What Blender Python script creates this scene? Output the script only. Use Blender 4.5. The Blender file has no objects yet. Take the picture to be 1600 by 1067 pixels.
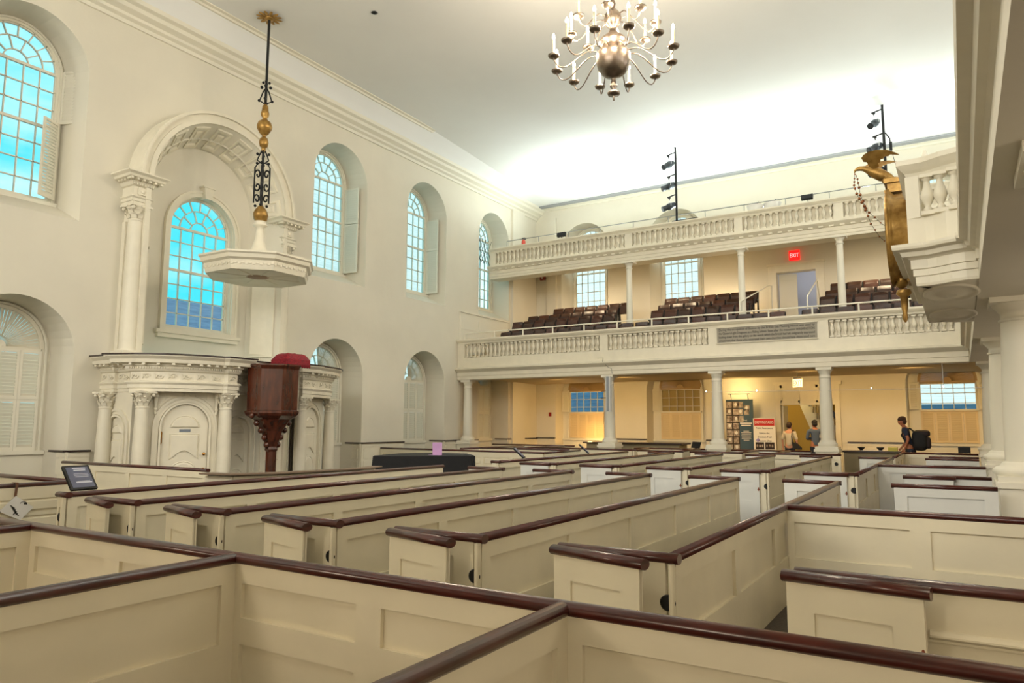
import bpy, bmesh, math, random
from math import pi, sin, cos, radians, hypot
from mathutils import Vector, Matrix
from mathutils.geometry import tessellate_polygon
random.seed(4)
S = bpy.context.scene
COL = S.collection

# ------------------------------------------------------------------ camera
def cam_matrix(yaw, pitch, roll, loc):
    cy, sy, cp, sp = cos(yaw), sin(yaw), cos(pitch), sin(pitch)
    f = Vector((-sy*cp, cy*cp, sp)); r = Vector((cy, sy, 0)); u = r.cross(f)
    c, s = cos(roll), sin(roll)
    R, U = c*r+s*u, -s*r+c*u
    m = Matrix.Identity(4)
    for i in range(3):
        m[i][0] = R[i]; m[i][1] = U[i]; m[i][2] = -f[i]; m[i][3] = loc[i]
    return m
cd = bpy.data.cameras.new('camera'); cam = bpy.data.objects.new('camera', cd); COL.objects.link(cam)
cd.sensor_width = 36; cd.lens = 1125.5/1600*36; cd.clip_start = .05; cd.clip_end = 300
cam.matrix_world = cam_matrix(radians(31.858), radians(6.599), radians(.205), (0, 0, 1.56))
S.camera = cam

# ------------------------------------------------------------------ view, world
S.view_settings.view_transform = 'Standard'; S.view_settings.look = 'None'
S.view_settings.gamma = 1; S.view_settings.use_curve_mapping = False
S.view_settings.exposure = 0.40
try:
    S.cycles.use_denoising = True
    S.cycles.max_bounces = 7; S.cycles.diffuse_bounces = 4; S.cycles.glossy_bounces = 2
    S.cycles.transparent_max_bounces = 12; S.cycles.transmission_bounces = 2
    S.cycles.sample_clamp_indirect = 6; S.cycles.caustics_reflective = False; S.cycles.caustics_refractive = False
except Exception: pass

def lin(c):
    return tuple(((v/255)/12.92 if v/255 <= .04045 else ((v/255+.055)/1.055)**2.4) for v in c)+(1,)
W = bpy.data.worlds.new('sky'); S.world = W; W.use_nodes = True
nt = W.node_tree; nt.nodes.clear()
out = nt.nodes.new('ShaderNodeOutputWorld'); bg = nt.nodes.new('ShaderNodeBackground')
tc = nt.nodes.new('ShaderNodeTexCoord'); mp = nt.nodes.new('ShaderNodeMapping'); mp.inputs['Scale'].default_value = (3, 3, 9)
nz = nt.nodes.new('ShaderNodeTexNoise'); nz.inputs['Scale'].default_value = 2.2; nz.inputs['Detail'].default_value = 5
cr = nt.nodes.new('ShaderNodeValToRGB')
cr.color_ramp.elements[0].position = .38; cr.color_ramp.elements[0].color = lin((70, 215, 232))
cr.color_ramp.elements[1].position = .70; cr.color_ramp.elements[1].color = lin((190, 240, 250))
nt.links.new(tc.outputs['Generated'], mp.inputs['Vector']); nt.links.new(mp.outputs[0], nz.inputs['Vector'])
nt.links.new(nz.outputs['Fac'], cr.inputs['Fac']); nt.links.new(cr.outputs['Color'], bg.inputs['Color'])
bg.inputs['Strength'].default_value = 1.0
nt.links.new(bg.outputs[0], out.inputs['Surface'])

# ------------------------------------------------------------------ lights
def area(name, loc, target, sx, sy, power, col, spread=None, portal=False):
    l = bpy.data.lights.new(name, 'AREA'); l.shape = 'RECTANGLE'; l.size = sx; l.size_y = sy; l.energy = power; l.color = lin(col)[:3]
    if spread: l.spread = radians(spread)
    o = bpy.data.objects.new(name, l); COL.objects.link(o); o.location = loc
    o.rotation_euler = (Vector(target)-Vector(loc)).to_track_quat('-Z', 'Y').to_euler()
    if portal: l.cycles.is_portal = True
    return o
def point(name, loc, power, col, r=.05):
    l = bpy.data.lights.new(name, 'POINT'); l.energy = power; l.color = lin(col)[:3]; l.shadow_soft_size = r
    o = bpy.data.objects.new(name, l); COL.objects.link(o); o.location = loc; return o
def spot(name, loc, target, power, col, ang=90, blend=.8, r=.1):
    l = bpy.data.lights.new(name, 'SPOT'); l.energy = power; l.color = lin(col)[:3]; l.spot_size = radians(ang); l.spot_blend = blend; l.shadow_soft_size = r
    o = bpy.data.objects.new(name, l); COL.objects.link(o); o.location = loc
    o.rotation_euler = (Vector(target)-Vector(loc)).to_track_quat('-Z', 'Y').to_euler(); return o
XL, YF, YG, YU, YC = -15.6, 27.15, 21.3, 23.4, 11.1
# daylight through the tall windows of the walls behind and beside the camera
for k, x in enumerate((-13.0, -9.3, -5.0, -1.0)):
    area('daylight_south_window', (x, -7.7, 7.9), (x, 12, 4.0), 1.6, 3.8, 330, (250, 247, 240))
for k, y in enumerate((1.0, 6.0, 11.2, 16.0, 20.5)):
    area('daylight_west_window', (6.7, y, 7.9), (-8, y, 6.0), 1.6, 3.8, 105, (244, 246, 246))
# uplights standing on the upper gallery
for x in (-12.6, -10.2, -7.7, -5.2, -2.2, .9):
    area('gallery_uplight', (x, 24.3, 8.75), (x-.1, 23.6, 11.4), .5, .3, 100, (236, 250, 248), 170)
# unseen warm fill points added under the near and side galleries
for p_, e_ in (((-10.0, -3.5, 2.9), 180), ((-4.5, -3.0, 2.9), 210), ((1.9, -1.5, 2.4), 115), ((2.6, 4.0, 2.3), 50), ((2.6, 9.0, 2.3), 45), ((2.6, 14.5, 2.3), 38), ((2.6, 19.5, 2.3), 32)): point('near_gallery_fill', p_, e_, (255, 237, 212), .5)
# the sun, over the roof from behind: it only reaches the buildings outside
sl = bpy.data.lights.new('sun', 'SUN'); sl.energy = 2.6; sl.angle = radians(1); sl.color = lin((255, 250, 240))[:3]
so = bpy.data.objects.new('sun', sl); COL.objects.link(so); so.rotation_euler = Vector((-.5, .8, -.5)).to_track_quat('-Z', 'Y').to_euler()
# lamps under the lower gallery
for x in (-13.2, -10.4, -7.0, -4.2, -1.2, 1.8):
    area('gallery_downlight', (x, 24.4, 3.30), (x, 25.8, 0), .5, .3, 80, (255, 208, 132))
point('niche_lamp', (-13.0, 27.0, 1.15), 26, (255, 200, 120), .1)
spot('poster_lamp', (-6.85, 26.45, 2.72), (-6.85, 27.15, 2.95), 38, (255, 220, 150), 150, .9, .06)
point('stair_lamp', (-5.7, 28.4, 2.7), 26, (255, 226, 160), .1)
# lamps under the upper gallery
for x in (-12.5, -8.8, -2.0):
    area('upper_gallery_downlight', (x, 24.9, 7.55), (x, 25.6, 4), .5, .3, 36, (255, 228, 185))
for x in (-12.4, -7.6, -6.8): point('seat_back_lamp', (x, 26.6, 5.9), 16, (255, 222, 170), .1)
point('upper_hall_lamp', (-4.7, 28.9, 7.5), 22, (240, 243, 255), .1)

# ------------------------------------------------------------------ materials
MATS = {}
def mat(name, col, rough=.6, metal=0, bump=0, bscale=30, var=0, vscale=3, emit=None, estr=0, coat=0, stretch=None, col2=None):
    m = bpy.data.materials.new(name); m.use_nodes = True; t = m.node_tree; b = t.nodes['Principled BSDF']
    b.inputs['Base Color'].default_value = lin(col); b.inputs['Roughness'].default_value = rough; b.inputs['Metallic'].default_value = metal
    if coat: b.inputs['Coat Weight'].default_value = coat; b.inputs['Coat Roughness'].default_value = .15
    if var or bump or col2:
        c = t.nodes.new('ShaderNodeTexCoord'); mpn = t.nodes.new('ShaderNodeMapping'); t.links.new(c.outputs['Object'], mpn.inputs['Vector'])
        if stretch: mpn.inputs['Scale'].default_value = stretch
    if var or col2:
        n = t.nodes.new('ShaderNodeTexNoise'); n.inputs['Scale'].default_value = vscale; n.inputs['Detail'].default_value = 4
        t.links.new(mpn.outputs[0], n.inputs['Vector'])
        r = t.nodes.new('ShaderNodeValToRGB'); r.color_ramp.elements[0].position = .3; r.color_ramp.elements[1].position = .7
        a = col2 if col2 else tuple(max(0, v*(1-var)) for v in col)
        r.color_ramp.elements[0].color = lin(a); r.color_ramp.elements[1].color = lin(col)
        t.links.new(n.outputs['Fac'], r.inputs['Fac']); t.links.new(r.outputs['Color'], b.inputs['Base Color'])
    if bump:
        n2 = t.nodes.new('ShaderNodeTexNoise'); n2.inputs['Scale'].default_value = bscale; n2.inputs['Detail'].default_value = 3
        t.links.new(mpn.outputs[0], n2.inputs['Vector'])
        bp = t.nodes.new('ShaderNodeBump'); bp.inputs['Strength'].default_value = bump; bp.inputs['Distance'].default_value = .02
        t.links.new(n2.outputs['Fac'], bp.inputs['Height']); t.links.new(bp.outputs[0], b.inputs['Normal'])
    if emit: b.inputs['Emission Color'].default_value = lin(emit); b.inputs['Emission Strength'].default_value = estr
    MATS[name] = m; return m
PL = mat('wall_plaster', (226, 220, 203), .85, var=.03, vscale=.8, bump=.15, bscale=6)
CE = mat('ceiling_plaster', (238, 238, 235), .9, var=.02, vscale=.5)
WT = mat('white_trim_paint', (230, 225, 208), .55)
CT = mat('cream_trim_paint', (233, 226, 206), .5, var=.03, vscale=4)
PC = mat('pew_cream_paint', (238, 229, 203), .42, var=.04, vscale=2.2, bump=.08, bscale=12)
PW = mat('pew_white', (226, 227, 222), .42, var=.04, vscale=2.2)  # whiter tone for far doors, side pew fronts and back panels
MH = mat('mahogany_rail', (84, 32, 24), .30, coat=.35, col2=(54, 20, 16), vscale=5, stretch=(1, 1, 6))
PM = mat('pulpit_mahogany', (92, 44, 26), .25, coat=.5, col2=(52, 24, 14), vscale=4, stretch=(3, 3, .6))
SW = mat('seat_wood', (74, 46, 32), .42, coat=.1, col2=(46, 30, 24), vscale=6, stretch=(1, 1, 5))
SW2 = mat('seat_wood_reddish', (88, 52, 38), .42, coat=.1, col2=(66, 38, 28), vscale=6, stretch=(1, 1, 5))
BK = mat('black_iron', (22, 23, 24), .5, .3)
GD = mat('gilding', (186, 148, 80), .34, .6, bump=.12, bscale=30, col2=(140, 104, 50), vscale=10)
BR = mat('brass', (178, 132, 70), .25, 1)
PT = mat('pewter', (150, 138, 124), .3, .95, col2=(120, 104, 92), vscale=6)
FL = mat('floor_carpet', (94, 86, 78), .95, bump=.3, bscale=160, var=.15, vscale=40)
BC = mat('black_cloth', (14, 15, 19), .8, bump=.25, bscale=5)
RC = mat('red_damask', (150, 16, 34), .7, bump=.5, bscale=40, col2=(104, 10, 24), vscale=28)
CN = mat('candle_wax', (240, 232, 200), .5)
BU = mat('candle_bulb', (255, 245, 220), .4, emit=(255, 240, 205), estr=14)
GW = mat('grey_white_metal', (205, 206, 204), .4)
DK = mat('dark_cap', (46, 30, 27), .35, coat=.3)
EX = mat('exterior_pale', (235, 236, 232), .9)
EXD = mat('exterior_slate', (124, 148, 180), .7, col2=(96, 118, 152), vscale=1.5, stretch=(1, 1, 8))
YL = mat('yellow_wall_paint', (212, 184, 104), .8)
WH = mat('white_print', (232, 230, 226), .6)
glass = bpy.data.materials.new('window_glass'); glass.use_nodes = True
t = glass.node_tree; t.nodes.clear(); o_ = t.nodes.new('ShaderNodeOutputMaterial'); mx = t.nodes.new('ShaderNodeMixShader')
tr = t.nodes.new('ShaderNodeBsdfTransparent'); gl = t.nodes.new('ShaderNodeBsdfGlossy'); gl.inputs['Roughness'].default_value = .05
fr_ = t.nodes.new('ShaderNodeFresnel'); fr_.inputs['IOR'].default_value = 1.4
tr.inputs['Color'].default_value = (.95, .98, .98, 1)
t.links.new(fr_.outputs[0], mx.inputs[0]); t.links.new(tr.outputs[0], mx.inputs[1]); t.links.new(gl.outputs[0], mx.inputs[2]); t.links.new(mx.outputs[0], o_.inputs[0])
TF = mat('warm_lit_fan', (178, 150, 108), .6)  # fans of the far windows, warm lamplight put into the colour
SF = mat('warm_lit_shutter', (226, 204, 160), .55)  # far shutters, tinted with the warm light that falls on them
frost = mat('blue_tinted_blind', (120, 170, 200), .7)
frost_y = mat('drawn_buff_blind', (190, 164, 110), .8)

# ------------------------------------------------------------------ mesh builder
class MB:
    def __init__(s, M=None): s.v = []; s.f = []; s.mi = []; s.sm = []; s.M = M or Matrix(); s.cur = 0; s.smooth = False
    def add(s, vs, fs):
        b = len(s.v); s.v += [s.M @ Vector(v) for v in vs]
        for f in fs: s.f.append([i+b for i in f]); s.mi.append(s.cur); s.sm.append(s.smooth)
        return s
    def box(s, x0, y0, z0, x1, y1, z1):
        vs = [(x, y, z) for z in (z0, z1) for y in (y0, y1) for x in (x0, x1)]
        return s.add(vs, [(0, 2, 3, 1), (4, 5, 7, 6), (0, 1, 5, 4), (2, 6, 7, 3), (0, 4, 6, 2), (1, 3, 7, 5)])
    def ext(s, poly, vec, caps=True):
        n = len(poly); p = [Vector(q) for q in poly]; v = Vector(vec)
        fs = [(i, (i+1) % n, (i+1) % n+n, i+n) for i in range(n)]
        if caps: fs += [tuple(range(n-1, -1, -1)), tuple(range(n, 2*n))]
        return s.add(p+[q+v for q in p], fs)
    def hext(s, outer, holes, vec):
        loops = [[Vector(q) for q in outer]]+[[Vector(q) for q in h] for h in holes]
        flat = [q for l in loops for q in l]; tris = tessellate_polygon(loops); n = len(flat)
        s.add(flat, [tuple(t) for t in tris]); v = Vector(vec)
        if v.length:
            s.add([q+v for q in flat], [tuple(t[::-1]) for t in tris])
            for l in loops:
                m = len(l); s.add(l+[q+v for q in l], [(i, (i+1) % m, (i+1) % m+m, i+m) for i in range(m)])
        return s
    def lathe(s, prof, c=(0, 0, 0), seg=20, smooth=True, flute=0):
        old = s.smooth; s.smooth = smooth; vs = []; fs = []; m = len(prof)
        for r, z in prof:
            for k in range(seg):
                a = 2*pi*k/seg; rr = r*(1-flute*(k % 2)) if flute else r
                vs.append((c[0]+rr*cos(a), c[1]+rr*sin(a), c[2]+z))
        for i in range(m-1):
            for k in range(seg):
                k2 = (k+1) % seg; fs.append((i*seg+k, i*seg+k2, (i+1)*seg+k2, (i+1)*seg+k))
        s.add(vs, fs); s.smooth = False
        s.add([vs[k] for k in range(seg)], [tuple(range(seg-1, -1, -1))]); s.add([vs[(m-1)*seg+k] for k in range(seg)], [tuple(range(seg))])
        s.smooth = old; return s
    def ell(s, c, rx, ry, rz, seg=14, rings=8, R=None):
        old = s.smooth; s.smooth = True; vs = []; fs = []
        for i in range(rings+1):
            ph = pi*i/rings
            for k in range(seg):
                a = 2*pi*k/seg; p = Vector((rx*sin(ph)*cos(a), ry*sin(ph)*sin(a), rz*cos(ph)))
                if R: p = R @ p
                vs.append(p+Vector(c))
        for i in range(rings):
            for k in range(seg):
                k2 = (k+1) % seg; fs.append((i*seg+k, (i+1)*seg+k, (i+1)*seg+k2, i*seg+k2))
        s.add(vs, fs); s.smooth = old; return s
    def tube(s, path, r, seg=8, closed=False):
        old = s.smooth; s.smooth = True; P = [Vector(p) for p in path]; n = len(P); vs = []; fs = []; up = Vector((0, 0, 1)); prev = None
        rs = r if isinstance(r, (list, tuple)) else [r]*n
        for i in range(n):
            d = (P[(i+1) % n]-P[i-1]) if (closed or 0 < i < n-1) else (P[1]-P[0] if i == 0 else P[-1]-P[-2])
            d.normalize()
            if prev is None: a = d.cross(up if abs(d.z) < .9 else Vector((1, 0, 0))).normalized()
            else: a = (prev-d*prev.dot(d)).normalized()
            prev = a; b = d.cross(a)
            for k in range(seg):
                t = 2*pi*k/seg; vs.append(P[i]+(a*cos(t)+b*sin(t))*rs[i])
        for i in range(n if closed else n-1):
            j = (i+1) % n
            for k in range(seg):
                k2 = (k+1) % seg; fs.append((i*seg+k, i*seg+k2, j*seg+k2, j*seg+k))
        s.add(vs, fs); s.smooth = False
        if not closed: s.add(vs[:seg], [tuple(range(seg-1, -1, -1))]); s.add(vs[-seg:], [tuple(range(seg))])
        s.smooth = old; return s
    def sweep(s, prof, path, closed=False, side=1):
        """prof: list of (out, z); path: list of (x, y); out is to the right of travel times side"""
        P = [Vector((p[0], p[1])) for p in path]; n = len(P); m = len(prof); vs = []; fs = []
        for i in range(n):
            a = (P[i]-P[i-1]).normalized() if (i or closed) else None
            b = (P[(i+1) % n]-P[i]).normalized() if (i < n-1 or closed) else None
            if a is None or a.length == 0: a = b
            if b is None or b.length == 0: b = a
            na, nb = Vector((a.y, -a.x)), Vector((b.y, -b.x)); q = (na+nb); q = q.normalized() if q.length > 1e-6 else na
            k = 1/max(.3, q.dot(na))
            for o, z in prof: w = P[i]+q*(o*k*side); vs.append((w.x, w.y, z))
        for i in range(n if closed else n-1):
            j = (i+1) % n
            for k in range(m):
                k2 = (k+1) % m; fs.append((i*m+k, j*m+k, j*m+k2, i*m+k2))
        if not closed: fs += [tuple(range(m)), tuple(range((n-1)*m+m-1, (n-1)*m-1, -1))]
        return s.add(vs, fs)
    def strip(s, A, B, y0, y1):
        """solid band between two (x,z) polylines, y0..y1 deep"""
        n = len(A); vs = []
        for y in (y0, y1):
            vs += [(p[0], y, p[1]) for p in A]+[(p[0], y, p[1]) for p in B]
        fs = []
        for i in range(n-1):
            fs += [(i, i+1, n+i+1, n+i), (2*n+i, 3*n+i, 3*n+i+1, 2*n+i+1), (i, 2*n+i, 2*n+i+1, i+1), (n+i, n+i+1, 3*n+i+1, 3*n+i)]
        fs += [(0, n, 3*n, 2*n), (n-1, 3*n-1, 4*n-1, 2*n-1)]
        return s.add(vs, fs)

def arch(cx, z0, zs, hw, n=20, hz=None):
    """(x,z) outline: up the right jamb, round the head, down the left jamb"""
    hz = hz or hw
    return [(cx+hw, z0)]+[(cx+hw*cos(pi*i/n), zs+hz*sin(pi*i/n)) for i in range(n+1)]+[(cx-hw, z0)]

ROOTM = {}
def split_obj(name, mb, mats, parent, per=8):
    for i in range(0, len(mb.v), per):
        q = MB(); q.v = mb.v[i:i+per]; idx = [k for k, f in enumerate(mb.f) if i <= f[0] < i+per]
        q.f = [[a-i for a in mb.f[k]] for k in idx]; q.mi = [mb.mi[k] for k in idx]; q.sm = [mb.sm[k] for k in idx]
        obj(name, q, mats, parent)
def RP(b, r): split_obj('rail_pier', b, CT, r)
def finish(me, mb, mats):
    for m in (mats if isinstance(mats, (list, tuple)) else [mats]): me.materials.append(m)
    me.polygons.foreach_set('material_index', mb.mi); me.polygons.foreach_set('use_smooth', mb.sm); me.update()
def obj(name, mb, mats, parent=None, label=None):
    """mb is in world coordinates; a child's mesh is brought into its parent's frame"""
    vs = mb.v
    inv = None
    if parent is not None:
        inv = ROOTM[parent.name].inverted(); vs = [inv @ v for v in vs]
    me = bpy.data.meshes.new(name); me.from_pydata([tuple(v) for v in vs], [], mb.f); finish(me, mb, mats)
    bm = bmesh.new(); bm.from_mesh(me); bmesh.ops.recalc_face_normals(bm, faces=bm.faces); bm.to_mesh(me); bm.free()
    o = bpy.data.objects.new(name, me); COL.objects.link(o)
    if parent is not None: o.parent = parent; ROOTM[o.name] = ROOTM[parent.name]
    else: ROOTM[o.name] = Matrix()
    if label: o['label'] = label
    return o
def thing(name, label, cat, loc=(0, 0, 0), rz=0, group=None, M=None):
    o = bpy.data.objects.new(name, None); COL.objects.link(o); o.empty_display_size = .1
    m = M if M is not None else Matrix.Translation(loc) @ Matrix.Rotation(rz, 4, 'Z')
    o.matrix_world = m; ROOTM[o.name] = m.copy()
    if label: o['label'] = label
    if cat: o['category'] = cat
    if group: o['group'] = group
    return o
def tag(o, label, cat, group=None):
    o['label'] = label; o['category'] = cat
    if group: o['group'] = group
    return o
def struct(o): o['kind'] = 'structure'; return o
def copy_tree(o, M, label=None, group=None, parent=None):
    c = o.copy(); COL.objects.link(c)
    if parent is None:
        c.matrix_world = M; ROOTM[c.name] = M.copy()
        if label: c['label'] = label
        if group: c['group'] = group
    else: c.parent = parent; ROOTM[c.name] = M
    for ch in [q for q in o.children]: copy_tree(ch, M, parent=c)
    return c
def frame(p0, p1):
    """local x along p0->p1, local y to the left of travel (inward), origin p0"""
    d = Vector((p1[0]-p0[0], p1[1]-p0[1])).normalized()
    m = Matrix.Identity(4); m[0][0], m[1][0] = d.x, d.y; m[0][1], m[1][1] = -d.y, d.x; m[0][3], m[1][3] = p0[0], p0[1]
    return m
FLW = Matrix(((0, -1, 0, XL), (1, 0, 0, 0), (0, 0, 1, 0), (0, 0, 0, 1)))   # left wall: local x = world Y, -y into the room
FFW = Matrix.Translation((0, YF, 0))                                      # far wall: local x = world X
def text(body, size, M, m, parent, name='lettering', align='CENTER', w=None, h=.002, spacing=1):
    cu = bpy.data.curves.new(name, 'FONT'); cu.body = body; cu.size = size; cu.align_x = align; cu.extrude = h; cu.space_line = spacing
    tmp = bpy.data.objects.new(name, cu); COL.objects.link(tmp)
    dg = bpy.context.evaluated_depsgraph_get(); me = bpy.data.meshes.new_from_object(tmp.evaluated_get(dg)); bpy.data.objects.remove(tmp)
    me.materials.clear(); me.materials.append(m)
    if w:
        xs = [v.co.x for v in me.vertices]
        if xs and max(xs)-min(xs) > 1e-6:
            k = w/(max(xs)-min(xs))
            for v in me.vertices: v.co.x *= k
    R = ROOTM[parent.name].inverted() @ M @ Matrix.Rotation(pi/2, 4, 'X')
    me.transform(R)
    o = bpy.data.objects.new(name, me); COL.objects.link(o); o.parent = parent; return o

# ------------------------------------------------------------------ room shell
mb = MB(); mb.box(-17.5, -8.2, -.1, 7.2, 31, 0); struct(obj('floor', mb, FL))
ZC = 11.45
UP = [2.35, 6.66, 15.28, 19.44, 23.74]      # upper niche centres on the left wall (Y)
LO = [2.35, 6.76, 15.30, 19.46, 23.74]
def rev(v): return list(reversed(v))
holes = [[(y+h[0], 0, h[1]) for h in arch(0, 5.8, 8.96, 1.1)] for y in UP]
holes += [[(y+h[0], 0, h[1]) for h in arch(0, .002, 2.98, 1.1)] for y in LO]
NHW, NZS, YA = 1.60, 7.0, 10.89
holes.append([(h[0], 0, h[1]) for h in arch(YA, 3.0, NZS, NHW)])
mb = MB(FLW); mb.hext([(-8.2, 0, 0), (YF+.9, 0, 0), (YF+.9, 0, 11.6), (-8.2, 0, 11.6)], holes, (0, 0, 0))
def reveal(mb, cx, zo, zso, hwo, zi, zsi, hwi, d, n=20):
    A = arch(cx, zo, zso, hwo, n); B = arch(cx, zi, zsi, hwi, n)
    m = len(A); vs = [(p[0], 0, p[1]) for p in A]+[(p[0], d, p[1]) for p in B]
    fs = [(i, i+1, m+i+1, m+i) for i in range(m-1)]+[(m-1, 0, m, 2*m-1)]
    old = mb.smooth; mb.add(vs, fs); mb.smooth = old
for y in UP: reveal(mb, y, 5.8, 8.96, 1.1, 6.22, 9.03, .97, .80)
for y in LO: reveal(mb, y, 0.0, 2.98, 1.1, 0.0, 3.02, 1.0, .80)
struct(obj('wall_left', mb, PL))
FARU = [-13.27, -9.25]; FARL = [-13.5, -9.4, -.35]
DU, DL = (-5.47, -4.12, 5.02, 7.12), (-5.5, -3.7, .002, 2.33)
holes = [[(x+h[0], 0, h[1]) for h in arch(0, 5.9, 9.05, 1.1)] for x in FARU+[-.35]]
holes += [[(x+h[0], 0, h[1]) for h in arch(0, .002, 2.9, 1.18)] for x in FARL]
for a, b, c, d in (DU, DL): holes.append([(a, 0, c), (b, 0, c), (b, 0, d), (a, 0, d)])
mb = MB(FFW); mb.hext([(XL-.9, 0, 0), (7.2, 0, 0), (7.2, 0, 11.6), (XL-.9, 0, 11.6)], holes, (0, 0, 0))
for x in FARU+[-.35]: reveal(mb, x, 5.9, 9.05, 1.1, 6.3, 9.26, .84, .65)
for x in FARL: reveal(mb, x, 0, 2.9, 1.18, 0, 2.93, 1.14, .65)
mb.box(-15.02, -.12, 3.4, -14.58, 0, 10.55)
struct(obj('wall_far', mb, PL))
mb = MB(); mb.box(7.0, -8.2, 0, 7.2, YF, 11.6); struct(obj('wall_right', mb, PL))
mb = MB(); mb.box(XL, -8.2, 0, 7.0, -8.0, 11.6); struct(obj('wall_back', mb, PL))
# ceiling: flat, easing down towards the far wall
mb = MB(); mb.smooth = True
ys = [-8.2, 0, 10, 17.5, 18.2, 19, 20, 21.5, 23, 24.5, 25.8, 26.7]
zs = [ZC, ZC, ZC, ZC, ZC-.01, ZC-.04, ZC-.09, ZC-.17, ZC-.25, ZC-.33, ZC-.41, ZC-.46]
vs = []
for y, z in zip(ys, zs): vs += [(-14.7, y, z), (-12.5, y, z), (7.1, y, z)]
fs = []
for i in range(len(ys)-1):
    for k in range(2): fs.append((3*i+k, 3*i+k+1, 3*i+k+4, 3*i+k+3))
mb.add(vs, fs)
vs = []
for i, y in enumerate(ys):
    for k in range(7):
        a = k/6; vs.append((-15.1+.48*a, y, 11.0+(zs[i]-11.0)*(a**.8)))
mb.add(vs, [(7*i+k, 7*i+k+1, 7*i+k+8, 7*i+k+7) for i in range(len(ys)-1) for k in range(6)])
mb.smooth = False
mb.add([(-15.1, 26.7, 10.98), (7.1, 26.7, 10.98), (7.1, YF, 11.0), (-15.6, YF, 11.0)], [(0, 1, 2, 3)])
struct(obj('ceiling', mb, CE))
mb = MB()
prof = [(0, 10.56), (.05, 10.56), (.07, 10.64), (.16, 10.68), (.18, 10.74), (.32, 10.80), (.36, 10.88), (.46, 10.92), (.5, 11.0), (.5, 11.04), (0, 11.04)]
mb.sweep(prof, [(XL, -8), (XL, YF-.02)], side=1)
prof2 = [(0, 10.92), (.10, 10.93), (.12, 10.97), (.30, 10.98), (.32, 11.02), (0, 11.02)]
mb.sweep(prof2, [(XL, YF), (7, YF)], side=1)
struct(obj('trim_1', mb, WT))
mb = MB()
mb.sweep([(0, 11.36), (.06, 11.34), (.09, 11.38), (.16, 11.38), (.19, 11.42), (.28, 11.43), (.29, 11.47), (0, 11.47)], [(-14.82, -8), (-14.82, 18.5)], side=1)
struct(obj('trim_2', mb, WT))
mb = MB(); mb.box(-15.1, 26.48, 10.945, 7, 26.74, 10.99); struct(obj('trim_3', mb, mat('cornice_shadow_grey', (150, 152, 156), .5)))  # far cornice strip, its shadow line put into the grey
# wainscot with a dark cap on both walls
def wains(mb, mc, x0, x1, y0=-.03, top=1.0):
    mb.box(x0, y0, 0, x1, 0, top-.03); mb.box(x0, y0-.02, 0, x1, y0, .16)
    mb.box(x0, y0-.012, top-.13, x1, y0, top-.03)
    n = max(1, int((x1-x0)/1.1)); w = (x1-x0)/n
    for k in range(n):
        for za, zb in ((.22, .45), (.52, .82)):
            a, b = x0+k*w+.1, x0+(k+1)*w-.1
            if b > a: mb.box(a, y0-.012, za, b, y0, zb)
    mc.box(x0, y0-.045, top-.03, x1, 0, top+.01)
gaps = sorted([(y-1.1, y+1.1) for y in LO]+[(8.3, 14.0)]); pos = -8
mb, mc = MB(FLW), MB(FLW)
for a, b in gaps:
    if a > pos: wains(mb, mc, pos, a)
    pos = b
wains(mb, mc, pos, YF)
for y in LO:                                  # into the niches
    for s in (-1, 1):
        F = FLW @ Matrix.Translation((y+s*1.1, 0, 0)) @ Matrix.Rotation(s*-pi/2, 4, 'Z')
        mm = MB(F); q = MB(F)
        if s > 0: wains(mm, q, -.74, 0)
        else: wains(mm, q, 0, .74)
        for src, dst in ((mm, mb), (q, mc)):
            b0 = len(dst.v); dst.v += src.v
            for f in src.f: dst.f.append([i+b0 for i in f]); dst.mi.append(0); dst.sm.append(False)
struct(obj('baseboard_left', mb, CT)); struct(obj('trim_4', mc, DK))
mb, mc = MB(FFW), MB(FFW); pos = XL
for a, b in sorted([(x-1.18, x+1.18) for x in FARL]+[(-5.85, -3.35)]):
    if a > pos: wains(mb, mc, pos, a, top=1.02)
    pos = b
wains(mb, mc, pos, 7, top=1.02)
struct(obj('baseboard_far', mb, CT)); struct(obj('trim_5', mc, DK))
# pilaster strips on the left wall by the corner
mb = MB(FLW); mb.box(24.98, -.12, 0, 25.95, 0, 10.55); struct(obj('trim_6', mb, PL))

# ------------------------------------------------------------------ windows
WN = [0]
def louver_leaf(mb, x0, x1, z0, z1, y, t=.035, M=None):
    fw = .055
    mb.box(x0, y, z0, x0+fw, y+t, z1); mb.box(x1-fw, y, z0, x1, y+t, z1)
    mb.box(x0+fw, y+.001, z0, x1-fw, y+t-.001, z0+fw*1.3); mb.box(x0+fw, y+.001, z1-fw, x1-fw, y+t-.001, z1)
    n = max(3, int((z1-z0-.12)/.068)); h = (z1-z0-fw*2.3)/n
    for i in range(n):
        zz = z0+fw*1.3+i*h
        mb.add([(x0+fw, y+t-.004, zz-.002), (x1-fw, y+t-.004, zz-.002), (x1-fw, y+.002, zz+h*.90), (x0+fw, y+.002, zz+h*.90),
                (x0+fw, y+t-.010, zz-.008), (x1-fw, y+t-.010, zz-.008), (x1-fw, y+.002, zz+h*.90-.010), (x0+fw, y+.002, zz+h*.90-.010)],
               [(0, 1, 2, 3), (7, 6, 5, 4), (0, 4, 5, 1), (3, 2, 6, 7)])
def arcpts(cx, zs, r, a0, a1, n):
    return [(cx+r*cos(a0+(a1-a0)*i/n), zs+r*sin(a0+(a1-a0)*i/n)) for i in range(n+1)]
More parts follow.
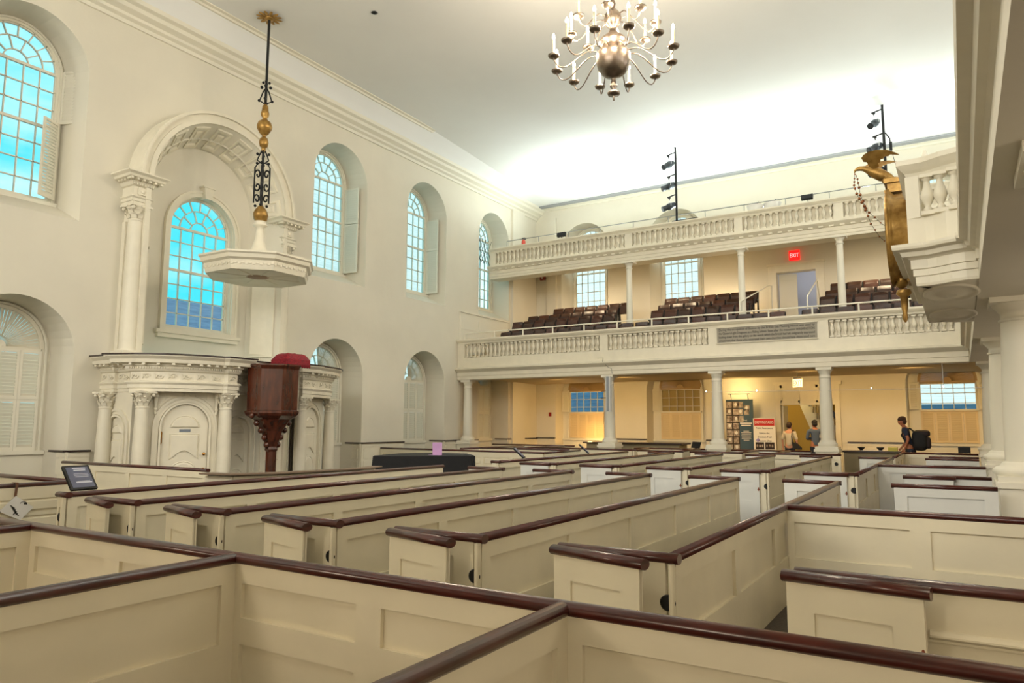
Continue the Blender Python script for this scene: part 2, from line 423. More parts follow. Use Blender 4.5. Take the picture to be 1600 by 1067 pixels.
def window(F, cx, z0, zs, hw, y, ohw, oz0, ozs, cols=5, rows=(4, 3), upper=True, blind=None):
    """sash window with a round head; F wall frame, y depth of glass; o* = opening to be closed by the frame"""
    WN[0] += 1
    r = thing('window_%d' % WN[0], None, None, M=F @ Matrix.Translation((cx, y, z0))); struct(r)
    fm = MB(F)
    fm.strip(arch(cx, oz0, ozs, ohw+.02), arch(cx, z0, zs, hw), y-.02, y+.08)
    fm.strip(arch(cx, z0, zs, hw+.10), arch(cx, z0, zs, hw+.055), y-.075, y-.0)
    fm.strip(arch(cx, z0, zs, hw+.055), arch(cx, z0, zs, hw), y-.045, y)
    fm.box(cx-ohw, y-.10, z0-.08, cx+ohw, y+.08, z0)
    fm.box(cx-ohw-.02, y-.035, oz0-.02, cx+ohw+.02, y+.079, z0-.08)
    fm.box(cx-ohw-.12, y+.04, oz0-.02, cx+ohw+.12, y+.1, z0)
    obj('window_frame', fm, WT, r)
    mm = MB(F); t = .022; ya, yb = y-.02, y+.03
    total = sum(rows); h = (zs-z0)/total; w = 2*hw/cols
    for i in range(1, cols): mm.box(cx-hw+i*w-t/2, ya, z0, cx-hw+i*w+t/2, yb, zs)
    for j in range(1, total+1):
        tt = .06 if j in (rows[0], total) else t
        mm.box(cx-hw, ya-(.012 if tt > .03 else 0), z0+j*h-tt/2, cx+hw, yb, z0+j*h+tt/2)
    mm.box(cx-hw, ya-.01, z0, cx+hw, yb, z0+.06)
    if upper:
        for rr in (.30, .66): mm.strip(arcpts(cx, zs, hw*rr+t/2, 0, pi, 16), arcpts(cx, zs, hw*rr-t/2, 0, pi, 16), ya, yb)
        for r0, r1, n in ((.30, .66, 5), (.66, 1.0, 8)):
            for i in range(1, n):
                a = pi*i/n; d = Vector((cos(a), sin(a))); p = Vector((-d.y, d.x))*t/2
                A = Vector((cx, zs))+d*hw*r0; B = Vector((cx, zs))+d*hw*r1
                mm.ext([(A.x-p.x, ya, A.y-p.y), (B.x-p.x, ya, B.y-p.y), (B.x+p.x, ya, B.y+p.y), (A.x+p.x, ya, A.y+p.y)], (0, yb-ya, 0))
        mm.strip(arcpts(cx, zs, hw, 0, pi, 20), arcpts(cx, zs, hw-.035, 0, pi, 20), ya, yb)
        mm.box(cx-hw, ya, z0, cx-hw+.03, yb, zs); mm.box(cx+hw-.03, ya, z0, cx+hw, yb, zs)
    obj('muntins', mm, WT, r)
    g = MB(F); out = arch(cx, z0, zs, hw+.005); g.add([(p[0], y+.012, p[1]) for p in out], [tuple(range(len(out)))]); obj('glass_pane', g, glass, r)
    return r
def shutter(F, r, x, y, ang, w, z0, z1, side):
    """open louvred leaf hinged at (x,y); ang turns it into the room"""
    M = F @ Matrix.Translation((x, y, 0)) @ Matrix.Rotation(ang, 4, 'Z'); m = MB(M)
    louver_leaf(m, 0 if side > 0 else -w, w if side > 0 else 0, z0, z1, 0); return obj('shutter', m, WT, r)
def sunburst(F, r, cx, zs, hw, y, lo=0, hi=pi, m_=None):
    m = MB(F); n = 34
    for i in range(n):
        a0, a1 = lo+(hi-lo)*i/n, lo+(hi-lo)*(i+.96)/n
        A, B = .16*hw, hw*.99
        m.add([(cx+A*cos(a0), y, zs+A*sin(a0)), (cx+B*cos(a0), y, zs+B*sin(a0)), (cx+B*cos(a1), y-.018, zs+B*sin(a1)), (cx+A*cos(a1), y-.018, zs+A*sin(a1)),
               (cx+A*cos(a0), y+.01, zs+A*sin(a0)), (cx+B*cos(a0), y+.01, zs+B*sin(a0)), (cx+B*cos(a1), y-.008, zs+B*sin(a1)), (cx+A*cos(a1), y-.008, zs+A*sin(a1))],
              [(0, 1, 2, 3), (4, 7, 6, 5), (1, 5, 6, 2), (3, 2, 6, 7), (0, 4, 5, 1)])
    m.strip(arcpts(cx, zs, hw+.05, 0, pi, 18), arcpts(cx, zs, hw*.97, 0, pi, 18), y-.03, y+.02)
    m.strip(arcpts(cx, zs, .17*hw, 0, pi, 10), [(cx, zs)]*11, y-.035, y+.02)
    m.box(cx-hw, y-.03, zs-.06, cx+hw, y+.02, zs)
    return obj('sunburst_fan', m, m_ or CT, r)
DY = .80
for i, y in enumerate(UP):
    r = window(FLW, y, 6.25, 9.10, .80, DY, .97, 6.22, 9.03)
    if i == 1:
        shutter(FLW, r, y+.90, DY-.08, radians(-66), .40, 8.02, 9.22, 1)
        shutter(FLW, r, y+.88, DY-.1, radians(-152), .46, 6.30, 8.0, 1)
    elif i == 2:
        shutter(FLW, r, y+.86, DY-.08, radians(-83), .52, 7.86, 9.0, 1); shutter(FLW, r, y+.86, DY-.08, radians(-83), .52, 6.28, 7.84, 1)
    elif i == 3:
        shutter(FLW, r, y+.86, DY-.08, radians(-85), .48, 7.86, 9.0, 1); shutter(FLW, r, y+.86, DY-.08, radians(-85), .48, 6.28, 7.84, 1)
for i, y in enumerate(LO):
    r = window(FLW, y, 1.0, 3.08, .82, DY, 1.0, 0, 3.02, rows=(3, 3))
    for a, b in ((-.82, -.412), (-.408, -.002), (.002, .408), (.412, .82)):
        for za, zb in ((1.0, 2.035), (2.04, 3.05)):
            m = MB(FLW); louver_leaf(m, y+a, y+b, za, zb, DY-.08); obj('shutter', m, WT, r)
    sunburst(FLW, r, y, 3.1, .80, DY-.04, 0, pi*(.55 if i in (2, 3) else 1))
# far wall windows
for x in FARU:
    window(FFW, x, 6.45, 9.27, .70, .65, .84, 6.3, 9.26, rows=(4, 3))
window(FFW, -.35, 6.45, 9.27, .70, .65, .84, 6.3, 9.26)
for i, x in enumerate(FARL):
    r = window(FFW, x, 1.0, 2.98, .80, .65, 1.14, 0, 2.93, rows=(3, 3))
    for a, b in ((-.8, -.402), (-.398, -.002), (.002, .398), (.402, .8)):
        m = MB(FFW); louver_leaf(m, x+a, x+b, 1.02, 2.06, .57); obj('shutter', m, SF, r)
    m = MB(FFW); m.box(x-.84, .52, 2.06, x+.84, .64, 2.12); obj('shutter_rail', m, CT, r)
    for s in ((-1, 1) if i != 1 else (-1,)):
        shutter(FFW, r, x+s*.84, .55, radians(s*-12), .29, 2.12, 3.0, s)
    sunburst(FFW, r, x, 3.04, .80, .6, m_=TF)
    if i == 1:
        m = MB(FFW); m.box(x-.79, .69, 2.1, x+.79, .70, 3.0); obj('roller_blind', m, frost_y, r)

# ------------------------------------------------------------------ outside
mb = MB(); mb.box(-31, 23.5, 0, -30, 60, 22); mb.box(-30, 42, 0, 12, 43, 22)
tag(obj('neighbouring_building', mb, mat('white_clapboard', (232, 234, 234), .9, var=.10, vscale=1.2, stretch=(.3, .3, 9))), 'pale neighbouring buildings seen through the windows by the galleries', 'building')
mb = MB(); mb.box(-27, 15.6, 0, -26, 19.5, 6.4)
tag(obj('outbuilding', mb, EXD), 'slate blue building seen low through the tall pulpit window', 'building')
mb = MB(); mb.box(-22, 36, 0, -11, 37, 3.35); mb.box(-9, 36, 0, 9, 37, 2.5)
tag(obj('outbuilding', mb, EXD), 'low slate blue building outside the far ground floor windows', 'building')
mb = MB(); mb.box(-36, -20, -.2, 20, 60, -.12); tag(obj('pavement', mb, EX), 'pale pavement outside the windows', 'pavement')

# ------------------------------------------------------------------ box pews
RAIL = [(.041*cos(t), .824+.030*sin(t)) for t in [2*pi*k/16 for k in range(16)]]
def pwall(mb, L, rows=((.39, .70),), n=1, h=.805, t=.05, raised=False, ends=.10, x0=0, gaps=None):
    """panelled partition along local x, centred on y=0"""
    a = t/2; c = a-.022
    segs = gaps or [(x0+ends+k*(L-2*ends+ .12)/n, x0+ends+(k+1)*(L-2*ends+.12)/n-.12) for k in range(n)]
    mb.box(x0, -c, 0, x0+L, c, h)
    zs = [0]
    for za, zb in rows: zs += [za, zb]
    zs.append(h)
    for i in range(0, len(zs), 2): mb.box(x0, -a, zs[i], x0+L, a, zs[i+1])
    xs = [x0]
    for p, q in segs: xs += [p, q]
    xs.append(x0+L)
    for za, zb in rows:
        for i in range(0, len(xs), 2):
            if xs[i+1]-xs[i] > .002: mb.box(xs[i], -a, za, xs[i+1], a, zb)
        if raised:
            for p, q in segs:
                for s in (-1, 1):
                    y0, y1 = s*c, s*(a+.004); e = .035
                    mb.add([(p+.012, y0, za+.012), (q-.012, y0, za+.012), (q-.012, y0, zb-.012), (p+.012, y0, zb-.012),
                            (p+e, y1, za+e), (q-e, y1, za+e), (q-e, y1, zb-e), (p+e, y1, zb-e)],
                           [(4, 5, 6, 7), (0, 1, 5, 4), (1, 2, 6, 5), (2, 3, 7, 6), (3, 0, 4, 7)])
    return mb
def prail(mb, xa, xb):
    mb.smooth = True; mb.sweep(RAIL, [(xa, 0), (xb, 0)]); mb.sm[-2:] = [False, False]; return mb
XP = [-1.42-1.295*i for i in range(6)]          # lengthwise partitions
YF1, YB1, YF2, YB2 = 3.97, 10.31, 12.2, 18.72
ORD = ['first', 'second', 'third', 'fourth', 'fifth', 'sixth', 'seventh', 'eighth', 'ninth', 'tenth', 'eleventh', 'twelfth']
def wallpart(r, pname, p0, p1, m=PC, n=1, rows=((.39, .70),), over=(0, 0), raised=False, **k):
    F = frame(p0, p1); L = hypot(p1[0]-p0[0], p1[1]-p0[1])
    o = obj(pname+'_panel', pwall(MB(F), L, rows, n, raised=raised, **k), m, r)
    obj('rail', prail(MB(F), -over[0], L+over[1]), MH, r); return o
def door(r, p0, p1, m, latch=True):
    F = frame(p0, p1); L = hypot(p1[0]-p0[0], p1[1]-p0[1])
    d = obj('door', pwall(MB(F), L, ((.36, .655),), 1, h=.79, t=.034, ends=.13), m, r)
    b = MB(F @ Matrix.Translation((0, 0, -.008))); prail(b, -.02, L+.03); obj('door_rail', b, MH, d)
    if latch:
        b = MB(F); b.smooth = True; b.ell((L-.012, -.018, .545), .010, .008, .032, 8, 6); b.smooth = False; b.box(L-.03, -.020, .53, L+.004, .01, .545)
        obj('latch', b, mat('worn_wood_latch', (128, 62, 30), .6) if 'worn_wood_latch' not in MATS else MATS['worn_wood_latch'], d)
    return d
def plate(r, x, y, z=.59):
    b = MB(Matrix.Translation((x, y, z)) @ Matrix.Rotation(pi/2, 4, 'X')); b.lathe([(.044, 0), (.044, .008), (.036, .012)], seg=18); obj('number_plate', b, BK, r, 'black round plate')
def post(r, x, y):
    b = MB(); b.box(x-.022, y-.018, 0, x+.008, y+.01, .80); b.smooth = True; b.tube([(x-.007, y-.018, 0), (x-.007, y-.018, .80)], .0145, 8); obj('corner_bead', b, PC, r)
def pew(x, yf, yb, n, white, first):
    r = thing('box_pew', 'x', 'pew', (x, yf, 0))
    wallpart(r, 'side', (x, yf), (x, yb), n=n, over=(0, .03))
    wallpart(r, 'front', (x-.68, yf), (x-.026, yf), m=PC if not white else PC, over=(.02, .075), ends=.16)
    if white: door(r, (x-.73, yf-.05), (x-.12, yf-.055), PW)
    else: door(r, (x-.70, yf-.05), (x-.10, yf-.20), PC)
    plate(r, x-.012, yf-.027); post(r, x+.022, yf-.03)
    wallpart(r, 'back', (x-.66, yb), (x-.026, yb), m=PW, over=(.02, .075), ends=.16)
    post(r, x+.022, yb+.0)
    return r
LF = ['right of them all', '', '', '', '', 'leftmost']
def lab(i, blk):
    names = ['rightmost, beside the wide side pews', 'second from the right', 'third from the right', 'fourth from the right', 'fifth from the right']
    return 'long cream box pew with folded-back door, %s block, %s' % (blk, names[i])
G1, G2 = 'long box pews of the nearer block', 'long box pews of the farther block'
p1 = pew(XP[0], YF1, YB1, 5, False, True); p1['label'] = lab(0, 'nearer'); p1['group'] = G1
for i in range(1, 5): copy_tree(p1, Matrix.Translation((XP[i], YF1, 0)), lab(i, 'nearer'), G1)
p2 = pew(XP[1], YF2, YB2, 5, True, True); p2['label'] = lab(1, 'farther').replace('folded-back door', 'white door'); p2['group'] = G2
for i in (2, 3, 4): copy_tree(p2, Matrix.Translation((XP[i], YF2, 0)), lab(i, 'farther').replace('folded-back door', 'white door'), G2)
for (yf, yb, blk) in ((YF1+.04, YB1+.05, 'nearer'), (YF2, YB2, 'farther')):
    r = thing('box_pew', 'cream pew partition at the left edge of the %s block, ending in a post' % blk, 'pew', (XP[5], yf, 0), group='end partitions of the pew blocks')
    wallpart(r, 'side', (XP[5], yf), (XP[5], yb), n=5, over=(0, .03)); wallpart(r, 'front', (XP[5]-.13, yf), (XP[5]-.026, yf), over=(.03, .07), ends=.04)
    plate(r, XP[5]-.05, yf-.027, .60); post(r, XP[5]+.02, yf-.03)
# the wide side pews by the right-hand columns
XR = .31
G3 = 'wide side pews by the right-hand columns'
r = thing('box_pew', 'wide cream box pew nearest the camera at right, door folded flat on its front', 'pew', (XP[0], YF1, 0), group=G3)
wallpart(r, 'front', (-.73, YF1-.03), (1.2, YF1-.03), n=1, rows=((.15, .585),), over=(.03, 0), ends=.2); door(r, (-.79, YF1-.08), (-.19, YF1-.16), PC)
b = MB(); b.sweep([(0, .60), (.012, .60), (.026, .612), (.026, .62), (.014, .634), (0, .64)], [(-.18, YF1-.055), (1.2, YF1-.055)]); obj('moulding', b, PC, r)
wallpart(r, 'middle', (XP[0]+.026, 7.0), (2.2, 7.0), n=3, over=(0, 0), gaps=[(.06, .97), (1.12, 2.05), (2.2, 3.1)])
r = thing('box_pew', 'white-fronted wide side pew panel before the nearest column', 'pew', (-.76, 10.3, 0), group=G3)
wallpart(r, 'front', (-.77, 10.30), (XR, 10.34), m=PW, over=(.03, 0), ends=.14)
r = thing('box_pew', 'side pew between first two right columns, with door overlapping its front', 'pew', (XP[0], YF2, 0), group=G3)
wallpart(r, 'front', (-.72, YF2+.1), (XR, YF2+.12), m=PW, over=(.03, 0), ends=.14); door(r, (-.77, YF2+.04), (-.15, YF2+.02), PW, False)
wallpart(r, 'side', (XP[0], YF2), (XP[0], YB2), n=5, over=(0, .03)); wallpart(r, 'left', (XP[0]-.68, YF2), (XP[0]-.026, YF2), over=(.02, .075), ends=.16)
door(r, (XP[0]-.73, YF2-.05), (XP[0]-.12, YF2-.055), PW); plate(r, XP[0]-.03, YF2-.027); post(r, XP[0]+.022, YF2-.03)
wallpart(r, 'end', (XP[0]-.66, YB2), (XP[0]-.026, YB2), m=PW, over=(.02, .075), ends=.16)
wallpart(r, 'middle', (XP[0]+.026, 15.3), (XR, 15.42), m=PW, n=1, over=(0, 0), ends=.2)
r = thing('box_pew', 'farthest side pew at right, in front of the man with the backpack', 'pew', (XP[0], 19.9, 0), group=G3)
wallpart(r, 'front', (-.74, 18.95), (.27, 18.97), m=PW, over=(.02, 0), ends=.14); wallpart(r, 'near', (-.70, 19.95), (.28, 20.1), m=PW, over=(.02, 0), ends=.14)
wallpart(r, 'side', (XP[0], 19.5), (XP[0], 22.7), n=3, over=(0, .03)); wallpart(r, 'back', (XP[0]+.026, 22.75), (.32, 22.6), n=2, over=(0, 0))
# pews standing among the gallery columns
r = thing('box_pew', 'long low run of pews under the gallery, crossing between its columns', 'pew', (-5, 20, 0))
wallpart(r, 'front', (-8.1, 20.05), (-6.75, 20.0), n=1, over=(.02, .02), m=PC); wallpart(r, 'front', (-6.5, 19.95), (-5.1, 20.0), over=(.02, .02), m=PC)
wallpart(r, 'front', (-4.6, 19.85), (-2.68, 20.2), n=2, over=(.02, .02)); plate(r, -2.78, 20.14, .60)
wallpart(r, 'back', (-7.1, 22.1), (-3.75, 22.35), n=4, over=(.02, .02), m=PW); wallpart(r, 'back', (-9.0, 22.0), (-7.2, 22.15), n=2, over=(.02, .02))
for x in (-4.3, -5.2, -6.9): wallpart(r, 'side', (x, 20.0), (x, 22.2), n=2)
r = thing('pew_desk', 'dark-topped plain pew desk below the lamplit arched window', 'desk', (-10, 23.6, 0))
b = MB(); b.box(-11.4, 23.4, 0, -8.0, 24.2, .92); b.box(-11.3, 23.38, .3, -8.1, 23.4, .7); obj('body', b, mat('olive_drab_shaded', (150, 140, 112), .7), r)
b = MB(); b.box(-11.5, 23.3, .92, -7.9, 24.3, .97); obj('top', b, DK, r)
r = thing('pew_desk', 'long grey-green counter at the far wall right of the doorway', 'desk', (-2.2, 23.3, 0))
b = MB(); b.box(-3.0, 23.3, 0, -1.5, 24.0, .80); b.box(-2.8, 23.28, .3, -1.7, 23.3, .62); obj('body', b, MATS['olive_drab_shaded'], r)  # counter stands in shadow, which is put into its drab colour
b = MB(); b.box(-3.05, 23.22, .80, -1.46, 24.05, .845); obj('top', b, DK, r)
# pews of the left-hand side beyond the pulpit
G4 = 'pews along the left wall beyond the pulpit'
r = thing('box_pew', 'cream pew front with raised panels behind the covered piano', 'pew', (-12, 17, 0), group=G4)
wallpart(r, 'front', (-15.5, 17.2), (-9.42, 16.75), n=6, rows=((.14, .36), (.46, .66)), raised=True, over=(0, .04)); wallpart(r, 'side', (-9.42, 16.78), (-9.5, 19.0), n=2, over=(0, .03))
r = thing('box_pew', 'low cream pew by the far left window, second behind the piano', 'pew', (-13.2, 18.2, 0), group=G4)
wallpart(r, 'side', (-13.15, 18.2), (-13.05, 21.8), n=3); wallpart(r, 'front', (-13.1, 19.2), (-9.9, 19.15), n=3); wallpart(r, 'side', (-11.9, 19.2), (-11.9, 22.6), n=3)
wallpart(r, 'middle', (-11.9, 20.6), (-8.4, 20.3), n=3); wallpart(r, 'side', (-8.35, 20.3), (-8.5, 21.9), n=2, m=PC)
r = thing('box_pew', 'farthest pew rail at left, below the dark gallery corner', 'pew', (-13.5, 23, 0), group=G4)
wallpart(r, 'front', (-15.2, 23.1), (-11.6, 22.85), n=3)
# pews at the near left, below the first window
r = thing('box_pew', 'cream pew corner at far left below the shuttered window, hung with a paper', 'pew', (-9.55, 4.9, 0))
wallpart(r, 'back', (-12.4, 4.95), (-9.56, 4.95), n=3, over=(0, 0)); wallpart(r, 'side', (-9.6, .6), (-9.56, 4.95), n=4, rows=((.06, .23), (.27, .46), (.50, .66)), raised=True, over=(0, .03))
wallpart(r, 'front', (-14.6, 7.3), (-10.2, 7.3), n=4)
# near pews in front of the camera
G5 = 'near pews'
r = thing('box_pew', 'nearest cream pew partition crossing the whole foreground under a mahogany rail', 'pew', (-1.41, 2.68, 0))
F = frame((-12.2, 2.68), (3.0, 2.68)); gx = [(-x) for x in ()]
def loc(a): return a+12.2
gaps = [(loc(-11.9), loc(-10.2)), (loc(-10.0), loc(-8.0)), (loc(-7.8), loc(-5.82)), (loc(-5.6), loc(-4.72)), (loc(-4.55), loc(-3.6)), (loc(-3.37), loc(-2.53)), (loc(-2.37), loc(-1.52))]
obj('front_panel', pwall(MB(F), 10.79, ((.08, .385), (.52, .70)), gaps=gaps), PC, r)
F2 = frame((-1.41, 2.68), (3.0, 2.68)); obj('front_panel', pwall(MB(F2), 4.41, ((.10, .70),), gaps=[(.09, 1.75), (1.9, 4.2)]), PC, r)
obj('rail', prail(MB(F), 0, 15.2), MH, r)
for x, nm in ((-5.70, 'cream pew side partition at left foreground, farthest of three meeting the long rail'), (-3.45, 'cream pew side partition at left foreground with one large recessed panel'), (-1.41, 'cream pew side partition nearest the camera, its rail running to bottom centre')):
    r = thing('pew_partition', nm, 'pew', (x, 0, 0), group=G5)
    wallpart(r, 'side', (x, -2.6), (x, 2.655), over=(0, .0), gaps=[(.1, 2.5), (2.75, 5.17)])
# communion enclosure before the pulpit
r = thing('communion_rail', 'low grey-capped enclosure with a canted corner in front of the pulpit', 'railing', (-9.3, 8, 0))
pth = [(-9.75, 6.95), (-9.25, 7.05), (-8.95, 7.6), (-8.72, 9.2), (-8.9, 9.7)]
b = MB()
for a, c in zip(pth, pth[1:]):
    q = MB(frame(a, c)); pwall(q, hypot(c[0]-a[0], c[1]-a[1]), ((.3, .62),), h=.78); k = len(b.v); b.v += q.v; b.f += [[i+k for i in f] for f in q.f]; b.mi += q.mi; b.sm += q.sm
obj('panel', b, CT, r)
b = MB(); b.sweep([(-.03, .78), (-.03, .80), (.10, .80), (.16, .812), (.16, .83), (-.05, .83), (-.05, .80)], pth, side=1); obj('cap', b, mat('weathered_cap', (128, 108, 90), .5), r)

# ------------------------------------------------------------------ columns
def column(x, y, z1, rb, rt, ped, pz, label, group, name='column'):
    r = thing(name, label, 'column', (x, y, 0), group=group); h = ped
    b = MB(); b.box(x-h, y-h, 0, x+h, y+h, pz-.14); b.box(x-h-.035, y-h-.035, pz-.14, x+h+.035, y+h+.035, pz-.07); b.box(x-h-.01, y-h-.01, pz-.07, x+h+.01, y+h+.01, pz)
    b.box(x-h-.03, y-h-.03, 0, x+h+.03, y+h+.03, .2); obj('pedestal', b, WT, r)
    b = MB(); b.lathe([(rb*1.36, 0), (rb*1.42, .03), (rb*1.42, .07), (rb*1.32, .10), (rb*1.18, .115), (rb*1.15, .14), (rb*1.05, .17)], (x, y, pz), 28); obj('base', b, WT, r)
    L = z1-pz-.30; pr = [(rb-(rb-rt)*(t**1.6), .17+L*t-.17*t) for t in [i/10 for i in range(11)]]
    b = MB(); b.lathe(pr, (x, y, pz), 32); obj('shaft', b, WT, r)
    zc = z1-.30
    b = MB(); b.lathe([(rt, 0), (rt*1.10, .01), (rt*1.10, .035), (rt, .045), (rt, .12), (rt*1.08, .13), (rt*1.1, .15), (rt*1.28, .20), (rt*1.33, .225)], (x, y, zc), 28)
    a = rt*1.42; b.box(x-a, y-a, zc+.225, x+a, y+a, zc+.30); obj('capital', b, WT, r); return r
G6 = 'columns under the far gallery'
for x, l in ((-15.25, 'half hidden white column against the left wall at the end of the gallery'), (-9.65, 'white Doric column under the gallery with a slim speaker on it'), (-6.16, 'white Doric column under the gallery beside the blue photo display'), (-3.16, 'white Doric column under the gallery right of the doorway')):
    column(x, YG+.22, 3.17, .178, .142, .28, 1.0, l, G6)
G7 = 'columns of the right-hand gallery'
for y, l in ((11.05, 'large white column at the right edge under the clock bay'), (15.9, 'second white column along the right-hand gallery'), (YG+.22, 'third white column along the right, where the two galleries meet')):
    column(.76, y, 3.17, .33, .27, .42, .96, l, G7)
column(.76, 5.2, 3.17, .33, .27, .42, .96, 'white column outside the right edge of view', G7)
G8 = 'slim posts holding the upper gallery'
for x, l in ((-9.62, 'slim white post of the upper gallery, left of the seats gap'), (-5.76, 'slim white post of the upper gallery by the stair handrail'), (-2.83, 'slim white post of the upper gallery right of the exit door')):
    r = thing('slim_column', l, 'column', (x, 23.25, 4.2), group=G8)
    b = MB(); b.lathe([(.115, 0), (.112, 1), (.095, 2.8)], (x, 23.25, 4.2), 18); obj('shaft', b, WT, r)
    b = MB(); b.lathe([(.095, 0), (.12, .01), (.12, .03), (.1, .04), (.1, .12), (.16, .19)], (x, 23.25, 7.0), 18); b.box(x-.2, 23.05, 7.19, x+.2, 23.45, 7.25); obj('capital', b, WT, r)

# ------------------------------------------------------------------ galleries
BAL = [(.050, 0), (.050, .03), (.036, .04), (.030, .06), (.040, .075), (.026, .095), (.024, .11), (.040, .15), (.056, .20), (.058, .23), (.048, .28), (.032, .33), (.027, .37), (.026, .40), (.042, .41), (.044, .43), (.05, .44), (.05, .47)]
def baluster_proto(h=.47, s=1.0, seg=10):
    b = MB(); b.lathe([(r*s, z*h/.47) for r, z in BAL[2:-2]], seg=seg); b.box(-.055*s, -.055*s, 0, .055*s, .055*s, .045*h/.47); b.box(-.055*s, -.055*s, h-.04*h/.47, .055*s, .055*s, h)
    me = bpy.data.meshes.new('baluster'); me.from_pydata([tuple(v) for v in b.v], [], b.f); finish(me, b, CT); return me
bal_me = baluster_proto()
def put_bal(r, x, y, z, me=None):
    o = bpy.data.objects.new('baluster', me or bal_me); COL.objects.link(o); o.parent = r
    o.matrix_local = ROOTM[r.name].inverted() @ Matrix.Translation((x, y, z)); return o
r = thing('lower_gallery', 'lower gallery across the far end, balustrade front with a painted inscription board', 'gallery', (-7, YG, 3.2)); LG = r
XE = .24
b = MB(); pth = [(XL+.01, YG), (XE, YG)]
b.sweep([(-.5, 3.17), (-.01, 3.17), (.0, 3.19), (0, 3.30), (.02, 3.31), (.02, 3.44), (.05, 3.46), (.10, 3.49), (.16, 3.53), (.18, 3.55), (.18, 3.59), (.05, 3.62), (-.5, 3.62)], pth, side=1); obj('beam', b, CT, r)
b = MB(); b.sweep([(0, 3.62), (0, 3.97), (-.16, 3.97), (-.16, 3.62)], pth); obj('plinth', b, CT, r)
b = MB(); b.sweep([(-.2, 4.47), (.0, 4.47), (.02, 4.52), (.06, 4.55), (.10, 4.60), (.10, 4.65), (-.2, 4.65)], pth); obj('top_rail', b, CT, r)
b = MB(); b.box(-14.3, YG+.15, 3.9, .24, YG+.17, 4.5); obj('backing_board', b, CT, r)
b = MB()
for a, c in ((XL+.01, -15.28), (-9.88, -9.60), (-6.32, -2.98), (XE-.25, XE)): b.box(a, YG+.005, 3.97, c, YG+.15, 4.47)
RP(b, r)
for a, c, n in ((-15.28, -9.88, 31), (-9.60, -6.32, 19), (-2.98, XE-.25, 18)):
    for k in range(n): put_bal(r, a+(c-a)*(k+.5)/n, YG+.075, 3.985)
b = MB(); b.box(XL, YG+.1, 3.30, 7, YF, 3.42); b.box(XL, YG+.2, 3.9, 7, 22.15, 4.0)
for k, (y, z) in enumerate(((22.1, 4.15), (22.95, 4.5), (23.8, 4.85), (24.7, 5.02), (25.9, 5.05))):
    b.box(XL, y, 3.42, 7, y+.9 if k < 4 else YF, z)
obj('gallery_floor', b, mat('gallery_floor_paint', (196, 180, 146), .7), r)
b = MB(); zh = 4.88; b.smooth = True; b.tube([(-15.3, YG+.05, 4.65), (-15.3, YG+.05, zh-.05), (-15.22, YG+.05, zh), (.2, YG+.05, zh)], .022, 8)
for k in range(13): x = -14.0+k*1.18; b.tube([(x, YG+.05, 4.64), (x, YG+.05, zh)], .024, 8)
obj('handrail', b, WT, r)
r = thing('inscription_board', 'grey board with four lines of black lettering on the lower gallery front', 'sign', (-4.65, YG-.01, 4.2))
b = MB(); b.box(-6.04, YG-.03, 3.985, -3.27, YG+.0, 4.43); obj('board', b, mat('stone_grey_board', (158, 152, 138), .7), r)
b = MB(); b.sweep([(0, 3.965), (.05, 3.965), (.05, 3.985), (0, 3.985)], [(-6.07, YG-.005), (-3.24, YG-.005)]); b.sweep([(0, 4.43), (.05, 4.43), (.05, 4.45), (0, 4.45)], [(-6.07, YG-.005), (-3.24, YG-.005)]); obj('frame', b, CT, r)
INK = mat('black_paint', (38, 36, 34), .6)
for i, s in enumerate(("During the occupation of Boston by the British this Meeting House was used by", "the Queen's Light Dragoons as a Riding School. Soon after the evacuation WASHINGTON", "looking down from this gallery on the wreck which the British had left indignantly expressed", "amazement that those who venerated their own churches should have desecrated ours")):
    text(s, .1, Matrix.Translation((-4.655, YG-.032, 4.34-i*.108)), INK, r, w=2.66)
r = thing('gallery_side_wall', 'white sloping panelled parapet on the left wall above the lower gallery rail', 'parapet', (XL, 23, 5)); b = MB(FLW)
b.box(YG+.1, -.06, 4.65, 24.7, 0, 5.70); b.box(YG+.1, -.075, 5.1, 22.4, -.06, 5.5); b.box(22.6, -.075, 5.1, 24.4, -.06, 5.5); obj('panel', b, WT, r)
b = MB(FLW); b.box(YG+.06, -.09, 5.70, 24.75, 0, 5.73); obj('cap', b, WT, r)

r = thing('upper_gallery', 'upper gallery close below the ceiling, long balustrade with dentil cornice', 'gallery', (-7, YU, 7.3)); UG = r
pth = [(XL+.01, YU), (1.2, YU)]
b = MB(); b.sweep([(-.6, 7.28), (0, 7.28), (0, 7.36), (.02, 7.37), (.02, 7.46), (.04, 7.48), (.04, 7.60), (.10, 7.63), (.20, 7.70), (.22, 7.72), (.22, 7.76), (.06, 7.79), (-.6, 7.79)], pth); obj('beam', b, CT, r)
b = MB()
for k in range(56): x = -15.4+k*.3; b.box(x, YU-.13, 7.60, x+.13, YU-.02, 7.655)
split_obj('dentil', b, CT, r)
b = MB(); b.sweep([(0, 7.79), (0, 7.86), (-.16, 7.86), (-.16, 7.79)], pth); obj('plinth', b, CT, r)
b = MB(); b.sweep([(-.2, 8.33), (.0, 8.33), (.02, 8.38), (.06, 8.41), (.10, 8.45), (.10, 8.49), (-.2, 8.49)], pth); obj('top_rail', b, CT, r)
b = MB(); b.box(XL+.2, YU+.15, 7.8, 1.2, YU+.17, 8.4); obj('backing_board', b, CT, r)
b = MB()
for a, c in ((XL+.01, -15.32), (-9.84, -9.56), (-5.98, -5.72), (-2.97, -2.70), (.9, 1.2)): b.box(a, YU+.005, 7.86, c, YU+.15, 8.33)
RP(b, r)
